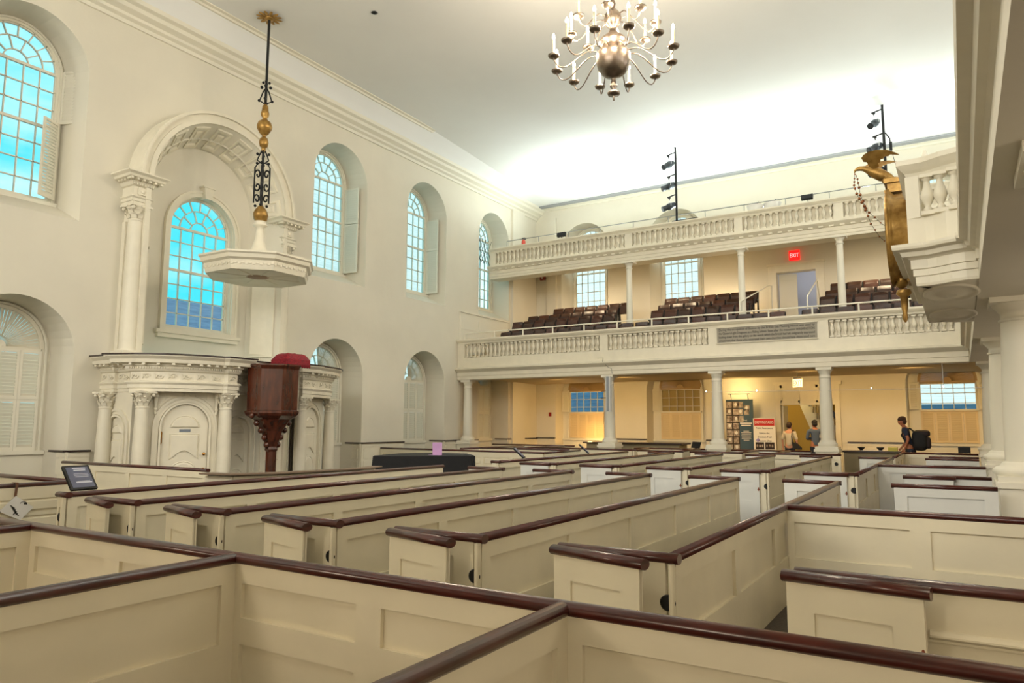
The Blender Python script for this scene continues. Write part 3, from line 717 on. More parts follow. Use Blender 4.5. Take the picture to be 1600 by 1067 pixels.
for a, c, n in ((-15.32, -9.84, 30), (-9.56, -5.98, 19), (-5.72, -2.97, 14), (-2.70, .9, 18)):
    for k in range(n): put_bal(r, a+(c-a)*(k+.5)/n, YU+.075, 7.865)
b = MB(); b.ext([(XL, YU+.1, 7.42), (XL, YF, 8.12), (XL, YF, 8.24), (XL, YU+.1, 7.62)], (7-XL, 0, 0)); obj('gallery_floor', b, PL, r)
b = MB(); b.smooth = True; zh = 8.80; b.tube([(-14.95, YU+.25, 8.0), (-14.95, YU+.25, zh), (1.2, YU+.25, zh)], .016, 6)
for k in range(12): x = -13.5+k*1.3; b.tube([(x, YU+.25, 8.3), (x, YU+.25, zh)], .014, 6)
obj('handrail', b, mat('grey_rail_paint', (140, 142, 138), .5), r)
# side gallery with the clock bay
r = thing('side_gallery', 'right-hand gallery seen from below, with a bowed clock bay and deep cornice', 'gallery', (.5, 11, 3.2)); SG = r
YB = 11.2
def baypath(off=0):
    """front line of the side gallery, far to near, with the bow; travel towards -Y so that out (right) = -X"""
    X0, X1 = .30, -.36
    pts = [(X0, 21.07)]
    half = [(.0, 1.98), (-.10, 1.95), (-.16, 1.84), (-.22, 1.80)]
    def side(s):
        q = [(X0, YB+s*2.05), (X0-.03, YB+s*2.05), (X0-.03, YB+s*1.93), (X0-.16, YB+s*1.93), (X0-.30, YB+s*1.88), (X0-.42, YB+s*1.80), (X0-.52, YB+s*1.76), (X1, YB+s*1.76)]
        return q
    a = side(1); c = side(-1)
    return pts+a+c[::-1]+[(X0, -3)]
BP = baypath()
b = MB(); b.sweep([(-.6, 3.17), (-.01, 3.17), (0, 3.20), (0, 3.28), (.02, 3.285), (.02, 3.36), (.04, 3.365), (.04, 3.47), (.07, 3.49), (.12, 3.50), (.14, 3.55), (.21, 3.57), (.22, 3.60), (.22, 3.63), (.10, 3.66), (-.6, 3.66)], BP, side=1)
obj('beam', b, CT, r)
b = MB(); b.box(.25, -3, 3.16, 7, 21.3, 3.3); b.ext([(-.36, YB-1.7, 3.185), (.3, YB-1.9, 3.185), (.3, YB+1.9, 3.185), (-.36, YB+1.7, 3.185)], (0, 0, .3)); obj('gallery_floor', b, PL, r)
b = MB(); b.sweep([(0.05, 3.66), (.05, 3.97), (-.1, 3.97), (-.1, 3.66)], BP); obj('plinth', b, CT, r)
b = MB(); b.sweep([(-.14, 4.45), (.03, 4.45), (.05, 4.50), (.08, 4.53), (.13, 4.59), (.13, 4.65), (-.14, 4.65)], BP); obj('top_rail', b, CT, r)
b = MB(); q = [(-.41, YB-1.80), (-.41, YB+1.80)]
b.box(-.41, YB-1.81, 3.96, -.26, YB-1.60, 4.46); b.box(-.41, YB+1.60, 3.96, -.26, YB+1.81, 4.46); b.box(-.41, YB-.7, 3.96, -.3, YB+.7, 4.46)
b.ext([(-.41, YB-1.81, 3.96), (-.27, YB-1.83, 3.96), (-.27, YB-1.7, 3.96), (-.41, YB-1.6, 3.96)], (0, 0, .5))
RP(b, r)
big = baluster_proto(.48, 1.25, 14)
for x, y in ((-.19, YB-1.82), (-.06, YB-1.86), (.08, YB-1.93), (.22, YB-2.0)): put_bal(r, x, y, 3.97, big)
for k in range(26):
    y = 1.5+k*.27
    if y < YB-2.2: put_bal(r, .37, y, 3.97, big)
for k in range(28):
    y = YB+2.3+k*.28
    if y < 21: put_bal(r, .37, y, 3.97, big)
b = MB(); b.box(.45, -3, 3.9, .47, 21.3, 4.5); obj('backing_board', b, CT, r)
# soffit ornaments under the bay
for y in (YB-1.1, YB+.9):
    M = Matrix.Translation((-.02, y, 3.165)) @ Matrix.Diagonal((.30, .62, 1, 1)); q = MB(M); q.lathe([(1.0, .02), (1.0, -.01), (.9, -.02), (.82, 0), (.5, -.012), (.2, -.03)], seg=28); obj('soffit_ornament', q, CT, r)
for i in range(3): b = MB(); b.box(.85+i*.5, -3, 3.12, .91+i*.5, 21.0, 3.16); obj('soffit_moulding', b, WT, r)
# ------------------------------------------------------------------ pulpit wall: arched alcove, piers, window
def join(dst, src):
    k = len(dst.v); dst.v += src.v; dst.f += [[i+k for i in f] for f in src.f]; dst.mi += src.mi; dst.sm += src.sm
F0 = FLW
r = thing('trim_7', None, None, (XL, YA, 3.0)); struct(r)
b = MB(F0)
A = arch(YA, 2.98, NZS, 1.87, 28); B = arch(YA, 2.98, NZS, 1.46, 28); m = len(A); y0, y1 = -.48, .40
b.add([(p[0], y0, p[1]) for p in A]+[(p[0], y1, p[1]) for p in B], [(i, i+1, m+i+1, m+i) for i in range(m-1)])
YW = 10.95
b.hext([(YA-1.5, y1, 2.9), (YA+1.5, y1, 2.9), (YA+1.5, y1, 8.6), (YA-1.5, y1, 8.6)], [[(p[0], y1, p[1]) for p in arch(YW, 3.82, 6.33, .90)]], (0, 0, 0))
obj('back_panel', b, PL, r)
b = MB(F0)
def sp(a, s, e):
    rr = 1.87-.41*s-e; return (YA+rr*cos(a), y0+(y1-y0)*s, NZS+rr*sin(a))
for k in range(9):
    a0, a1 = pi*(k+.17)/9, pi*(k+.83)/9
    rects = [(0, .10, .0), (.0, .10, .055), (.10, .18, .055), (.15, .24, .01), (.20, .29, .035), (.20, .29, .035)]
    prev = None
    for ta, _, e in [(0, 0, -.01), (0, 0, .035), (.12, 0, .035), (.17, 0, -.005), (.26, 0, -.005), (.32, 0, .025), (.5, 0, .025)]:
        s0, s1 = .10+.8*ta*.9, .90-.8*ta*.9; b0, b1 = a0+(a1-a0)*ta, a1-(a1-a0)*ta
        loop = [sp(b0, s0, e), sp(b1, s0, e), sp(b1, s1, e), sp(b0, s1, e)]
        if prev: b.add(prev+loop, [(0, 1, 5, 4), (1, 2, 6, 5), (2, 3, 7, 6), (3, 0, 4, 7)])
        prev = loop
obj('coffers', b, CT, r)
b = MB(F0)
for ra, rb_, ya in ((2.17, 2.10, -.56), (2.10, 1.98, -.50), (1.98, 1.87, -.54)):
    b.strip(arcpts(YA, NZS, ra, 0, pi, 32), arcpts(YA, NZS, rb_, 0, pi, 32), ya, 0)
obj('archivolt', b, CT, r)
for s in (-1, 1):
    b = MB(F0)                                       # panelled jambs
    for za, zb in ((3.3, 5.35), (5.5, 5.85)):
        q0, q1 = (YA+s*1.80, -.33), (YA+s*1.52, .25)
        for e, t_ in ((.0, .05), (.07, .02)):
            p = [(q0[0]-s*.02, q0[1]+e), (q1[0]-s*.02, q1[1]-e)]
            b.ext([(p[0][0], p[0][1], za+e), (p[1][0], p[1][1], za+e), (p[1][0], p[1][1], zb-e), (p[0][0], p[0][1], zb-e)], (-s*(.03 if e == 0 else .05), 0, 0))
    obj('jamb_panel', b, CT, r)
r = window(FLW, YW, 3.88, 6.36, .82, .56, .92, 3.80, 6.33)
b = MB(F0); b.strip(arch(YW, 3.84, 6.33, 1.02), arch(YW, 3.84, 6.33, .90), .33, .42); b.strip(arch(YW, 3.84, 6.33, 1.06), arch(YW, 3.84, 6.33, 1.0), .30, .4)
for s in (0,): b.strip(arch(YW, 3.84, 6.33, .9), arch(YW, 3.84, 6.33, .88), .4, .58)
b.box(YW-1.16, .26, 3.70, YW+1.16, .42, 3.78); b.box(YW-1.1, .3, 3.6, YW+1.1, .42, 3.70); b.box(YW-1.06, .30, 3.78, YW+1.06, .58, 3.84)
b.ext([(YW-.09, .22, 7.18), (YW+.09, .22, 7.18), (YW+.14, .22, 7.46), (YW-.14, .22, 7.46)], (0, .2, 0)); b.box(YW-.17, .2, 7.46, YW+.17, .42, 7.5)
obj('casing', b, CT, r)
def cap_corinth(F, x, y, z0, h, rr, seg=16):
    """column capital as one mesh in frame F"""
    b = MB(F); b.lathe([(rr, 0), (rr*1.08, .02), (rr*1.08, .04), (rr*.96, .05), (rr*1.0, h*.45), (rr*1.12, h*.7), (rr*1.4, h*.88)], (x, y, z0), seg)
    a = rr*1.55; b.ext([(x-a, y-a, z0+h*.88), (x-a*.2, y-a*.82, z0+h*.88), (x+a*.2, y-a*.82, z0+h*.88), (x+a, y-a, z0+h*.88), (x+a*.82, y, z0+h*.88), (x+a, y+a, z0+h*.88), (x-a, y+a, z0+h*.88), (x-a*.82, y, z0+h*.88)], (0, 0, h*.12))
    for tier, (n, za, zb, ra, off) in enumerate(((8, .10, .42, 1.0, 0), (8, .30, .66, 1.06, pi/8))):
        for k in range(n):
            t = 2*pi*k/n+off; d = Vector((cos(t), sin(t))); q = Vector((-d.y, d.x))
            P = [(ra*rr, za*h, .34), (ra*rr*1.14, (za+zb)/2*h, .38), (ra*rr*1.36, zb*h, .26), (ra*rr*1.52, (zb-.06)*h, .12)]
            vs = []
            for R_, z, w in P:
                for s in (-1, 1): vs.append((x+d.x*R_+q.x*w*s*rr, y+d.y*R_+q.y*w*s*rr, z0+z+.02))
            b.add(vs, [(0, 1, 3, 2), (2, 3, 5, 4), (4, 5, 7, 6)])
    for k in range(4):
        t = pi/4+pi/2*k; b.ell((x+rr*1.62*cos(t), y+rr*1.62*sin(t), z0+h*.78), rr*.3, rr*.3, rr*.3, 8, 6)
    for k in range(4):
        t = pi/2*k; b.ell((x+rr*1.38*cos(t), y+rr*1.38*sin(t), z0+h*.9), rr*.16, rr*.16, rr*.16, 6, 4)
    return b
for s, l in ((-1, 'fluted cream pilaster left of the pulpit arch'), (1, 'fluted cream pilaster right of the pulpit arch')):
    cx = YA+s*2.06; r = thing('pilaster', l, 'pilaster', (XL, cx, 3.0), group='pilasters carrying the pulpit arch')
    b = MB(F0); b.box(cx-.25, -.50, 2.98, cx+.25, 0, 3.06); b.box(cx-.23, -.48, 3.06, cx+.23, 0, 3.12); b.box(cx-.15, -.12, 3.12, cx+.15, 0, 6.0)
    b.lathe([(.23, 3.06), (.235, 3.1), (.21, 3.14), (.185, 3.17), (.182, 4.3), (.16, 6.0)], (cx, -.26, 0), 40, flute=.07)
    e0, e1 = sorted((YA+s*1.866, YA+s*1.99)); b.box(e0, -.475, 2.98, e1, 0, 6.98)
    obj('shaft', b, CT, r)
    q = cap_corinth(F0, cx, -.26, 6.0, .36, .155); b = MB(F0); b.box(cx-.12, -.2, 6.0, cx+.12, 0, 6.36); join(q, b); obj('capital', q, CT, r)
    b = MB(F0); pth = [(cx-.20, 0), (cx-.20, -.44), (cx+.20, -.44), (cx+.20, 0)]
    b.sweep([(-.2, 6.36), (.0, 6.36), (0, 6.42), (.02, 6.43), (.02, 6.49), (.05, 6.52), (.05, 6.54), (-.01, 6.55), (-.01, 6.76), (.03, 6.78), (.06, 6.83), (.06, 6.87), (.20, 6.91), (.22, 6.96), (.28, 7.0), (.28, 7.03), (-.2, 7.04)], pth, side=1)
    b.box(cx-.1, -.47, 6.58, cx+.1, -.44, 6.73); b.ell((cx, -.47, 6.655), .05, .03, .05, 8, 6)
    for k in range(8): u = cx-.22+.44*k/7; b.box(u-.014, -.50, 6.785, u+.014, -.46, 6.825)
    for k in range(6): u = cx-.34+.68*k/5; b.box(u-.025, -.62, 6.86, u+.025, -.46, 6.905)
    for k in range(4):
        for w in (-1, 1): v = -.10-.12*k; b.box(cx+w*.26-.09, v-.02, 6.86, cx+w*.26+.09, v+.02, 6.905)
    obj('entablature', b, CT, r)

# ------------------------------------------------------------------ pulpit screen (bowed, with columns and doors)
YC = 11.15
r = thing('pulpit_screen', 'bowed white screen of columns and panelled doors below the arch, dark-edged cornice', 'pulpit screen', (XL, YC, 0)); PS = r
def bow(s):
    P0, P2 = Vector((-14.28, YC+s*2.62)), Vector((-13.5, YC+s*1.22)); P1 = Vector((-13.62, YC+s*2.25))
    return [tuple((1-t)**2*P0+2*t*(1-t)*P1+t*t*P2) for t in [i/6 for i in range(7)]]
left = [(XL, YC-2.70), (-15.10, YC-2.70), (-15.10, YC-2.62), (-14.5, YC-2.62), (-14.5, YC-2.72)]+bow(-1)
left += [(-13.42, YC-1.18), (-13.42, YC-.92), (-13.80, YC-.92)]
right = [(x, 2*YC-y) for x, y in left][::-1]
path = left+right
b = MB()
b.sweep([(-.25, 2.22), (0, 2.22), (0, 2.28), (.02, 2.29), (.02, 2.36), (.05, 2.40), (.05, 2.42), (-.01, 2.44), (-.01, 2.62), (.03, 2.64), (.05, 2.68), (.05, 2.73), (.08, 2.75), (.08, 2.78), (.20, 2.80), (.21, 2.87), (.27, 2.93), (.27, 2.955), (-.25, 2.96)], path, side=1)
ent = obj('entablature', b, CT, r)
b = MB(); b.sweep([(-.1, 2.955), (.29, 2.955), (.29, 2.985), (-.1, 2.985)], path); obj('cap_edge', b, DK, r)
b = MB()
def along(path, step, off):
    for a, c in zip(path, path[1:]):
        L = hypot(c[0]-a[0], c[1]-a[1]); n = int(L/step)
        if n < 1: continue
        d = ((c[0]-a[0])/L, (c[1]-a[1])/L)
        for k in range(n):
            t = (k+.5)*L/n; yield (a[0]+d[0]*t+d[1]*off, a[1]+d[1]*t-d[0]*off, d)
for x, y, d in along(path, .045, .055):
    M = Matrix.Translation((x, y, 0)) @ Matrix.Rotation(math.atan2(d[1], d[0]), 4, 'Z'); q = MB(M); q.box(-.012, -.02, 2.685, .012, .02, 2.722); join(b, q)
for x, y, d in along(path, .15, .13):
    M = Matrix.Translation((x, y, 0)) @ Matrix.Rotation(math.atan2(d[1], d[0]), 4, 'Z'); q = MB(M); q.box(-.03, -.06, 2.755, .03, .07, 2.795); join(b, q)
o = obj('dentils', b, CT, ent); o['kind'] = 'stuff'
b = MB()                                             # scrolling foliage of the frieze
i = 0
for x, y, d in along(path, .19, .0):
    i += 1; M = Matrix.Translation((x, y, 2.53)) @ Matrix.Rotation(math.atan2(d[1], d[0]), 4, 'Z'); q = MB(M); s = 1 if i % 2 else -1
    q.tube([(.075*cos(t)*(1-t/9), -.004, s*.06*sin(t)*(1-t/9)) for t in [k*.55 for k in range(13)]], .011, 5)
    q.tube([(-.09, -.002, -s*.05), (-.06, -.006, 0), (-.075, -.002, s*.05)], .009, 5); q.ell((.0, -.004, 0), .018, .014, .018, 6, 5); join(b, q)
o = obj('frieze_foliage', b, CT, ent); o['kind'] = 'stuff'
def top_cover():
    b = MB(); b.add([(p[0]+(.0), p[1], 2.97) for p in path], [tuple(range(len(path)))]); return b
obj('platform', top_cover(), PL, r)
def fcol(r, x, y, lab=None):
    b = MB(); b.lathe([(.20, 0), (.20, .10), (.17, .11), (.19, .14), (.19, .17), (.165, .20)], (x, y, 0), 20)
    b.lathe([(.150, .2), (.150, .9), (.128, 1.86)], (x, y, 0), 40, flute=.085); c = obj('column', b, CT, r)
    obj('capital', cap_corinth(Matrix(), x, y, 1.86, .36, .125), CT, c)
for x, y in ((-15.32, YC-2.72), (-14.22, YC-2.58), (-13.60, YC-1.06), (-13.60, YC+1.06), (-14.22, YC+2.58), (-15.32, YC+2.72)): fcol(r, x, y)
def arched_panel(F, c, w, zs, zb, y=0, knob=False, plate=False, m=CT, parent=None, name='door'):
    """door leaf with lunette, waisted and round raised panels; local x centre c, width w"""
    b = MB(F); hw = w/2; o1 = arch(c, zb, zs, hw, 18)
    b.ext([(p[0], y-.02, p[1]) for p in o1], (0, .04, 0))
    def raised(loop, h=.022, ins=.045):
        n = len(loop); cx = sum(p[0] for p in loop)/n; cz = sum(p[1] for p in loop)/n
        q = []
        for p in loop:
            dx, dz = p[0]-cx, p[1]-cz; L = hypot(dx, dz); q.append((p[0]-dx/L*ins, p[1]-dz/L*ins))
        rim = [(p[0]+(p[0]-cx)/hypot(p[0]-cx, p[1]-cz)*.018, p[1]+(p[1]-cz)/hypot(p[0]-cx, p[1]-cz)*.018) for p in loop]
        b.add([(p[0], y-.021, p[1]) for p in rim]+[(p[0], y-.036, p[1]) for p in loop]+[(p[0], y-.022, p[1]) for p in [((a[0]*.75+b_[0]*.25), (a[1]*.75+b_[1]*.25)) for a, b_ in zip(loop, q)]]+[(p[0], y-.045, p[1]) for p in q],
              [(i, (i+1) % n, n+(i+1) % n, n+i) for i in range(n)]+[(n+i, n+(i+1) % n, 2*n+(i+1) % n, 2*n+i) for i in range(n)]+[(2*n+i, 2*n+(i+1) % n, 3*n+(i+1) % n, 3*n+i) for i in range(n)]+[tuple(range(3*n, 4*n))])
    R_ = hw*.62
    raised([(c+R_*cos(pi*k/12), zs-.02+R_*.85*sin(pi*k/12)) for k in range(13)], ins=.04)
    zt = zs-.16; zl = zt-.52
    raised([(c-R_, zt), (c-R_, zl)]+[(c+R_*t, zl+.16*(1-t*t)) for t in (-.6, -.2, .2, .6)]+[(c+R_, zl), (c+R_, zt)], ins=.045)
    zc = zl-.34
    raised([(c+R_*cos(2*pi*k/20), zc+R_*1.0*sin(2*pi*k/20)) for k in range(20)], ins=.05)
    if zc-R_-.1 > zb+.15: raised([(c-R_, zb+.08), (c+R_, zb+.08), (c+R_, zc-R_-.02), (c+R_*.3, zc-R_-.07), (c-R_*.3, zc-R_-.07), (c-R_, zc-R_-.02)], ins=.03)
    d = obj(name, b, m, parent)
    b = MB(F)
    for ra, rb_, ya in ((.18, .13, -.075), (.13, .06, -.055), (.05, .012, -.085)):
        b.strip(arch(c, zb, zs, hw+ra, 18), arch(c, zb, zs, hw+rb_, 18), y+ya, y+.02)
    obj('door_surround', b, m, parent)
    if knob:
        b = MB(F); b.ell((c+hw-.07, y-.07, zl+.10), .035, .03, .035, 12, 8); b.ell((c+hw-.07, y-.07, zl-.22), .03, .03, .03, 12, 8); b.smooth = False
        b.box(c+hw-.08, y-.04, zl-.36, c+hw-.055, y-.02, zl-.31); obj('door_knob', b, BR, d, 'brass knobs and keyhole')
        b = MB(F); b.box(c-hw-.02, y-.05, zs-.35, c-hw+.02, y-.02, zs-.12); b.smooth = True; b.tube([(c-hw, y-.05, zs-.37), (c-hw, y-.05, zs-.10)], .012, 6); obj('hinge', b, BR, d)
    if plate:
        b = MB(F); b.box(c-.11, y-.028, zs-.115, c+.11, y-.02, zs-.055); s = obj('name_plate', b, mat('grey_name_plate', (120, 128, 140), .4), d)
        b = MB(F); b.box(c-.08, y-.030, zs-.092, c+.08, y-.028, zs-.078); obj('lettering', b, WH, s) if False else None
    return d
def screenwall(p0, p1, door_w=None, zs=1.55, **k):
    F = frame(p0, p1); L = hypot(p1[0]-p0[0], p1[1]-p0[1]); b = MB(F)
    if door_w:
        b.hext([(0, 0, 0), (L, 0, 0), (L, 0, 2.24), (0, 0, 2.24)], [[(p[0], 0, p[1]) for p in arch(L/2, .005, zs, door_w/2+.01, 18)]], (0, .06, 0))
    else: b.box(0, 0, 0, L, .06, 2.24)
    obj('screen_panel', b, CT, PS)
    if door_w: return arched_panel(F, L/2, door_w, zs, .01, .035, parent=PS, **k), F, L
    return None, F, L
screenwall((XL, YC-2.60), (-14.55, YC-2.60), .62, 1.38, name='blind_door')
d, F, L = screenwall((-14.30, YC-2.42), (-13.72, YC-1.04), .92, 1.50, knob=True, plate=True)
b = MB(F); c = L/2; b.strip([(c+.46*cos(a)*1.5, 1.50+.50*1.38*sin(a)) for a in [pi*.22+pi*.2*k/6 for k in range(7)]], [(c+.46*cos(a)*1.44, 1.50+.50*1.32*sin(a)) for a in [pi*.22+pi*.2*k/6 for k in range(7)]], -.02, 0)
b.strip([(c-.46*cos(a)*1.5, 1.50+.50*1.38*sin(a)) for a in [pi*.22+pi*.2*k/6 for k in range(7)]], [(c-.46*cos(a)*1.44, 1.50+.50*1.32*sin(a)) for a in [pi*.22+pi*.2*k/6 for k in range(7)]], -.02, 0)
b.smooth = True; b.tube([(c+.085*cos(t), -.005, 2.12+.075*sin(t)) for t in [2*pi*k/16 for k in range(16)]], .012, 6, closed=True); b.smooth = False
b.box(c-.42, -.012, 2.02, c-.40, 0, 2.22); b.box(c+.40, -.012, 2.02, c+.42, 0, 2.22); obj('spandrel_moulding', b, CT, PS)
for s in (-1, 1):
    q = MB(F); q.smooth = True; x = c+s*.60
    q.ell((x, -.06, 2.14), .06, .07, .06, 10, 8); q.tube([(x, -.06, 2.14), (x, -.05, 2.02), (x, -.03, 1.92), (x, -.045, 1.84), (x, -.03, 1.80)], [.05, .04, .03, .035, .012], 8)
    q.ell((x, -.05, 1.86), .045, .04, .03, 8, 6); q.ell((x, -.04, 1.78), .03, .03, .05, 8, 6); obj('scroll_bracket', q, CT, PS)
screenwall((-13.92, YC-.92), (-13.92, YC-.05), .62, 1.38, name='blind_door')
screenwall((-13.92, YC+.05), (-13.92, YC+.92), .62, 1.38, name='blind_door')
screenwall((-13.72, YC+1.04), (-14.30, YC+2.42), .92, 1.50)
screenwall((-14.55, YC+2.60), (XL, YC+2.60), .62, 1.38, name='blind_door')
# ------------------------------------------------------------------ the pulpit itself
px, py = -13.12, 10.96
r = thing('pulpit', 'dark mahogany goblet pulpit on a carved bracket and slim post', 'pulpit', (px, py, 0))
def octa(x, y, R, rot=pi/8, n=8): return [(x+R*cos(rot+2*pi*k/n), y+R*sin(rot+2*pi*k/n)) for k in range(n)]
b = MB(); n = 8
def rings(b, x, y, prof, n=8, rot=pi/8, sx=1, sy=1):
    vs = []; fs = []
    for R, z in prof:
        for k in range(n): a = rot+2*pi*k/n; vs.append((x+R*cos(a)*sx, y+R*sin(a)*sy, z))
    for i in range(len(prof)-1):
        for k in range(n): k2 = (k+1) % n; fs.append((i*n+k, i*n+k2, (i+1)*n+k2, (i+1)*n+k))
    fs += [tuple(range(n-1, -1, -1)), tuple(range((len(prof)-1)*n, len(prof)*n))]
    return b.add(vs, fs)
rings(b, px, py, [(.56, 1.80), (.62, 1.80), (.62, 1.84), (.575, 1.86), (.585, 2.76), (.60, 2.79), (.62, 2.82), (.63, 2.84), (.63, 2.87), (.55, 2.87)], 8)
obj('body', b, PM, r)
b = MB(); rings(b, px, py, [(.05, .0), (.15, .0), (.15, .08), (.12, .12), (.12, .95), (.15, 1.0), (.13, 1.06), (.15, 1.12), (.20, 1.25), (.24, 1.40), (.34, 1.55), (.42, 1.66), (.58, 1.74), (.62, 1.80)], 8)
o = obj('carved_bracket', b, PM, r)
b = MB()
for s in (-1, 1):
    for k in range(5): t = k/4; b.ell((px+.02, py+s*(.16+.42*t**1.3), 1.10+.64*t), .07, .055, .07, 8, 6)
obj('carving', b, PM, o)
b = MB(); b.smooth = True; vs = []
for k in range(9):
    for j in range(15):
        u, v = k/8-.5, j/14-.5; e = max(abs(u), abs(v))*2
        vs.append((px+.20+u*.50, py+.28+v*.70, 3.00+.15*(1-e**6)+.012*sin(u*30)*cos(v*23)))
b.add(vs, [(k*15+j, k*15+j+1, (k+1)*15+j+1, (k+1)*15+j) for k in range(8) for j in range(14)]); b.smooth = False
b.ext([(px-.05, py-.07, 2.875), (px+.45, py-.07, 2.875), (px+.45, py+.63, 2.875), (px-.05, py+.63, 2.875)], (0, 0, .13))
for k in range(20):
    y = py-.07+.7*k/20; b.ext([(px+.45, y, 2.90), (px+.475, y+.02, 2.90), (px+.45, y+.04, 2.90)], (0, 0, -.06-.015*(k % 2)))
tag(obj('pulpit_cushion', b, RC), 'crimson damask cushion lying on the rim of the mahogany pulpit', 'cushion')
# ------------------------------------------------------------------ sounding board
cx, cy = -13.8, 10.93
r = thing('sounding_board', 'octagonal cream canopy hung on a black and gilt iron rod above the pulpit', 'canopy', (cx, cy, 4.9))
b = MB(); rings(b, cx, cy, [(.98, 4.97), (1.16, 4.93), (1.18, 5.0), (1.20, 5.14), (1.27, 5.18), (1.29, 5.26), (1.33, 5.29), (1.33, 5.33), (1.18, 5.36), (.30, 5.52)], 8)
o = obj('canopy', b, CT, r)
b = MB()
for k in range(8):
    a0, a1 = pi/8+2*pi*k/8, pi/8+2*pi*(k+1)/8; A = Vector((cos(a0), sin(a0))); B = Vector((cos(a1), sin(a1)))
    for j in range(12):
        p = A.lerp(B, (j+.1)/12)*1.187; q = A.lerp(B, (j+.9)/12)*1.187; dz = .025*(j % 2)
        b.ext([(cx+p.x, cy+p.y, 5.03+dz), (cx+q.x, cy+q.y, 5.03+dz), (cx+q.x*1.015, cy+q.y*1.015, 5.03+dz), (cx+p.x*1.015, cy+p.y*1.015, 5.03+dz)], (0, 0, .045))
    p, q = A*.2, A*1.0; t_ = Vector((-A.y, A.x))*.012
    b.ext([(cx+p.x-t_.x, cy+p.y-t_.y, 4.96), (cx+q.x-t_.x, cy+q.y-t_.y, 4.96), (cx+q.x+t_.x, cy+q.y+t_.y, 4.96), (cx+p.x+t_.x, cy+p.y+t_.y, 4.96)], (0, 0, .02))
obj('fret_moulding', b, CT, o)
b = MB(); b.lathe([(.05, 4.955), (.22, 4.955), (.26, 4.97)], (cx, cy, 0), 16); obj('inlaid_rosette', b, mat('brown_inlay', (140, 104, 72), .5), o)
b = MB(); b.lathe([(.34, 5.50), (.25, 5.54), (.17, 5.66), (.11, 5.85), (.085, 6.05), (.08, 6.16), (.16, 6.19), (.17, 6.22), (.13, 6.25), (.13, 6.30)], (cx, cy, 0), 20); obj('finial', b, CT, r)
b = MB(); b.lathe([(.08, 6.28), (.15, 6.34), (.17, 6.44), (.175, 6.46), (.16, 6.52), (.12, 6.6), (.05, 6.68)], (cx, cy, 0), 18); obj('gilt_cup', b, GD, r)
b = MB(); b.lathe([(.03, 8.0), (.05, 8.05), (.05, 8.12), (.09, 8.14), (.11, 8.24), (.09, 8.34), (.05, 8.36), (.05, 8.42), (.10, 8.46), (.17, 8.58), (.18, 8.64), (.15, 8.74), (.07, 8.80), (.05, 8.85), (.09, 8.90), (.10, 8.96), (.08, 9.03), (.07, 9.14), (.03, 9.2)], (cx, cy, 0), 18); obj('gilt_balls', b, GD, r)
b = MB(); b.smooth = True
b.tube([(cx, cy, 6.6), (cx, cy, 8.1)], .03, 8); b.tube([(cx, cy, 9.15), (cx, cy, 11.42)], .032, 8)
for k in range(4):
    a = pi/4+pi/2*k; ux, uy = cos(a), sin(a)
    for s0, z0 in ((1, 6.85), (-1, 7.15), (1, 7.45)):
        b.tube([(cx+ux*(.10+.07*cos(t)*(1-t/9)), cy+uy*(.10+.07*cos(t)*(1-t/9)), z0+s0*.12*sin(t)*(1-t/9)) for t in [j*.5 for j in range(14)]], .021, 5)
    b.tube([(cx+ux*.17, cy+uy*.17, 6.75), (cx+ux*.17, cy+uy*.17, 7.62)], .020, 5)
    b.tube([(cx+ux*.17, cy+uy*.17, 7.62), (cx+ux*.10, cy+uy*.10, 7.72), (cx, cy, 7.75)], .014, 5)
    b.tube([(cx, cy, 7.70), (cx+ux*.13, cy+uy*.13, 7.80), (cx+ux*.09, cy+uy*.09, 7.92), (cx+ux*.03, cy+uy*.03, 8.05)], .018, 5)
    for z in (6.68, 7.72, 7.95): b.ell((cx+ux*.13, cy+uy*.13, z), .035, .035, .035, 6, 5)
    b.tube([(cx, cy, 9.20), (cx+ux*.14, cy+uy*.14, 9.28), (cx+ux*.07, cy+uy*.07, 9.5), (cx, cy, 9.62)], .018, 5)
    b.ell((cx+ux*.15, cy+uy*.15, 9.28), .035, .035, .035, 6, 5); b.ell((cx+ux*.10, cy+uy*.10, 9.62), .04, .04, .04, 6, 5); b.ell((cx+ux*.07, cy+uy*.07, 9.74), .035, .035, .035, 6, 5)
obj('iron_rod', b, BK, r)
b = MB()
for k in range(12):
    a = 2*pi*k/12; M = Matrix.Translation((cx, cy, 11.40)) @ Matrix.Rotation(a, 4, 'Z'); q = MB(M); q.ell((.19, 0, 0), .13, .045, .018, 8, 5); join(b, q)
b.ell((cx, cy, 11.39), .12, .12, .05, 12, 6); obj('gilt_sunburst', b, GD, r)

# ------------------------------------------------------------------ chandelier
hx, hy, hz = -5.22, 12.0, 8.41
r = thing('chandelier', 'large pewter chandelier with two tiers of lit candle arms hanging from the ceiling', 'chandelier', (hx, hy, hz))
b = MB(); b.lathe([(.02, -.78), (.02, -.70), (.03, -.68), (.11, -.67), (.12, -.63), (.05, -.60), (.03, -.56), (.07, -.52), (.07, -.48), (.03, -.46), (.05, -.42), (.04, -.38), (.06, -.33), (.13, -.31), (.22, -.25), (.29, -.15), (.32, -.03), (.33, .08), (.325, .13), (.30, .17)], (hx, hy, hz), 28); obj('bowl', b, PT, r)
b = MB(); b.lathe([(.30, .17), (.24, .26), (.22, .30), (.28, .34), (.24, .44), (.14, .52), (.07, .60), (.06, .66), (.13, .72), (.17, .82), (.16, .92), (.10, 1.0), (.04, 1.06), (.06, 1.16), (.03, 1.24), (.03, 1.55), (.14, 1.6), (.13, 1.64), (.03, 1.7), (.02, 3.02)], (hx, hy, hz), 24); obj('stem', b, PT, r)
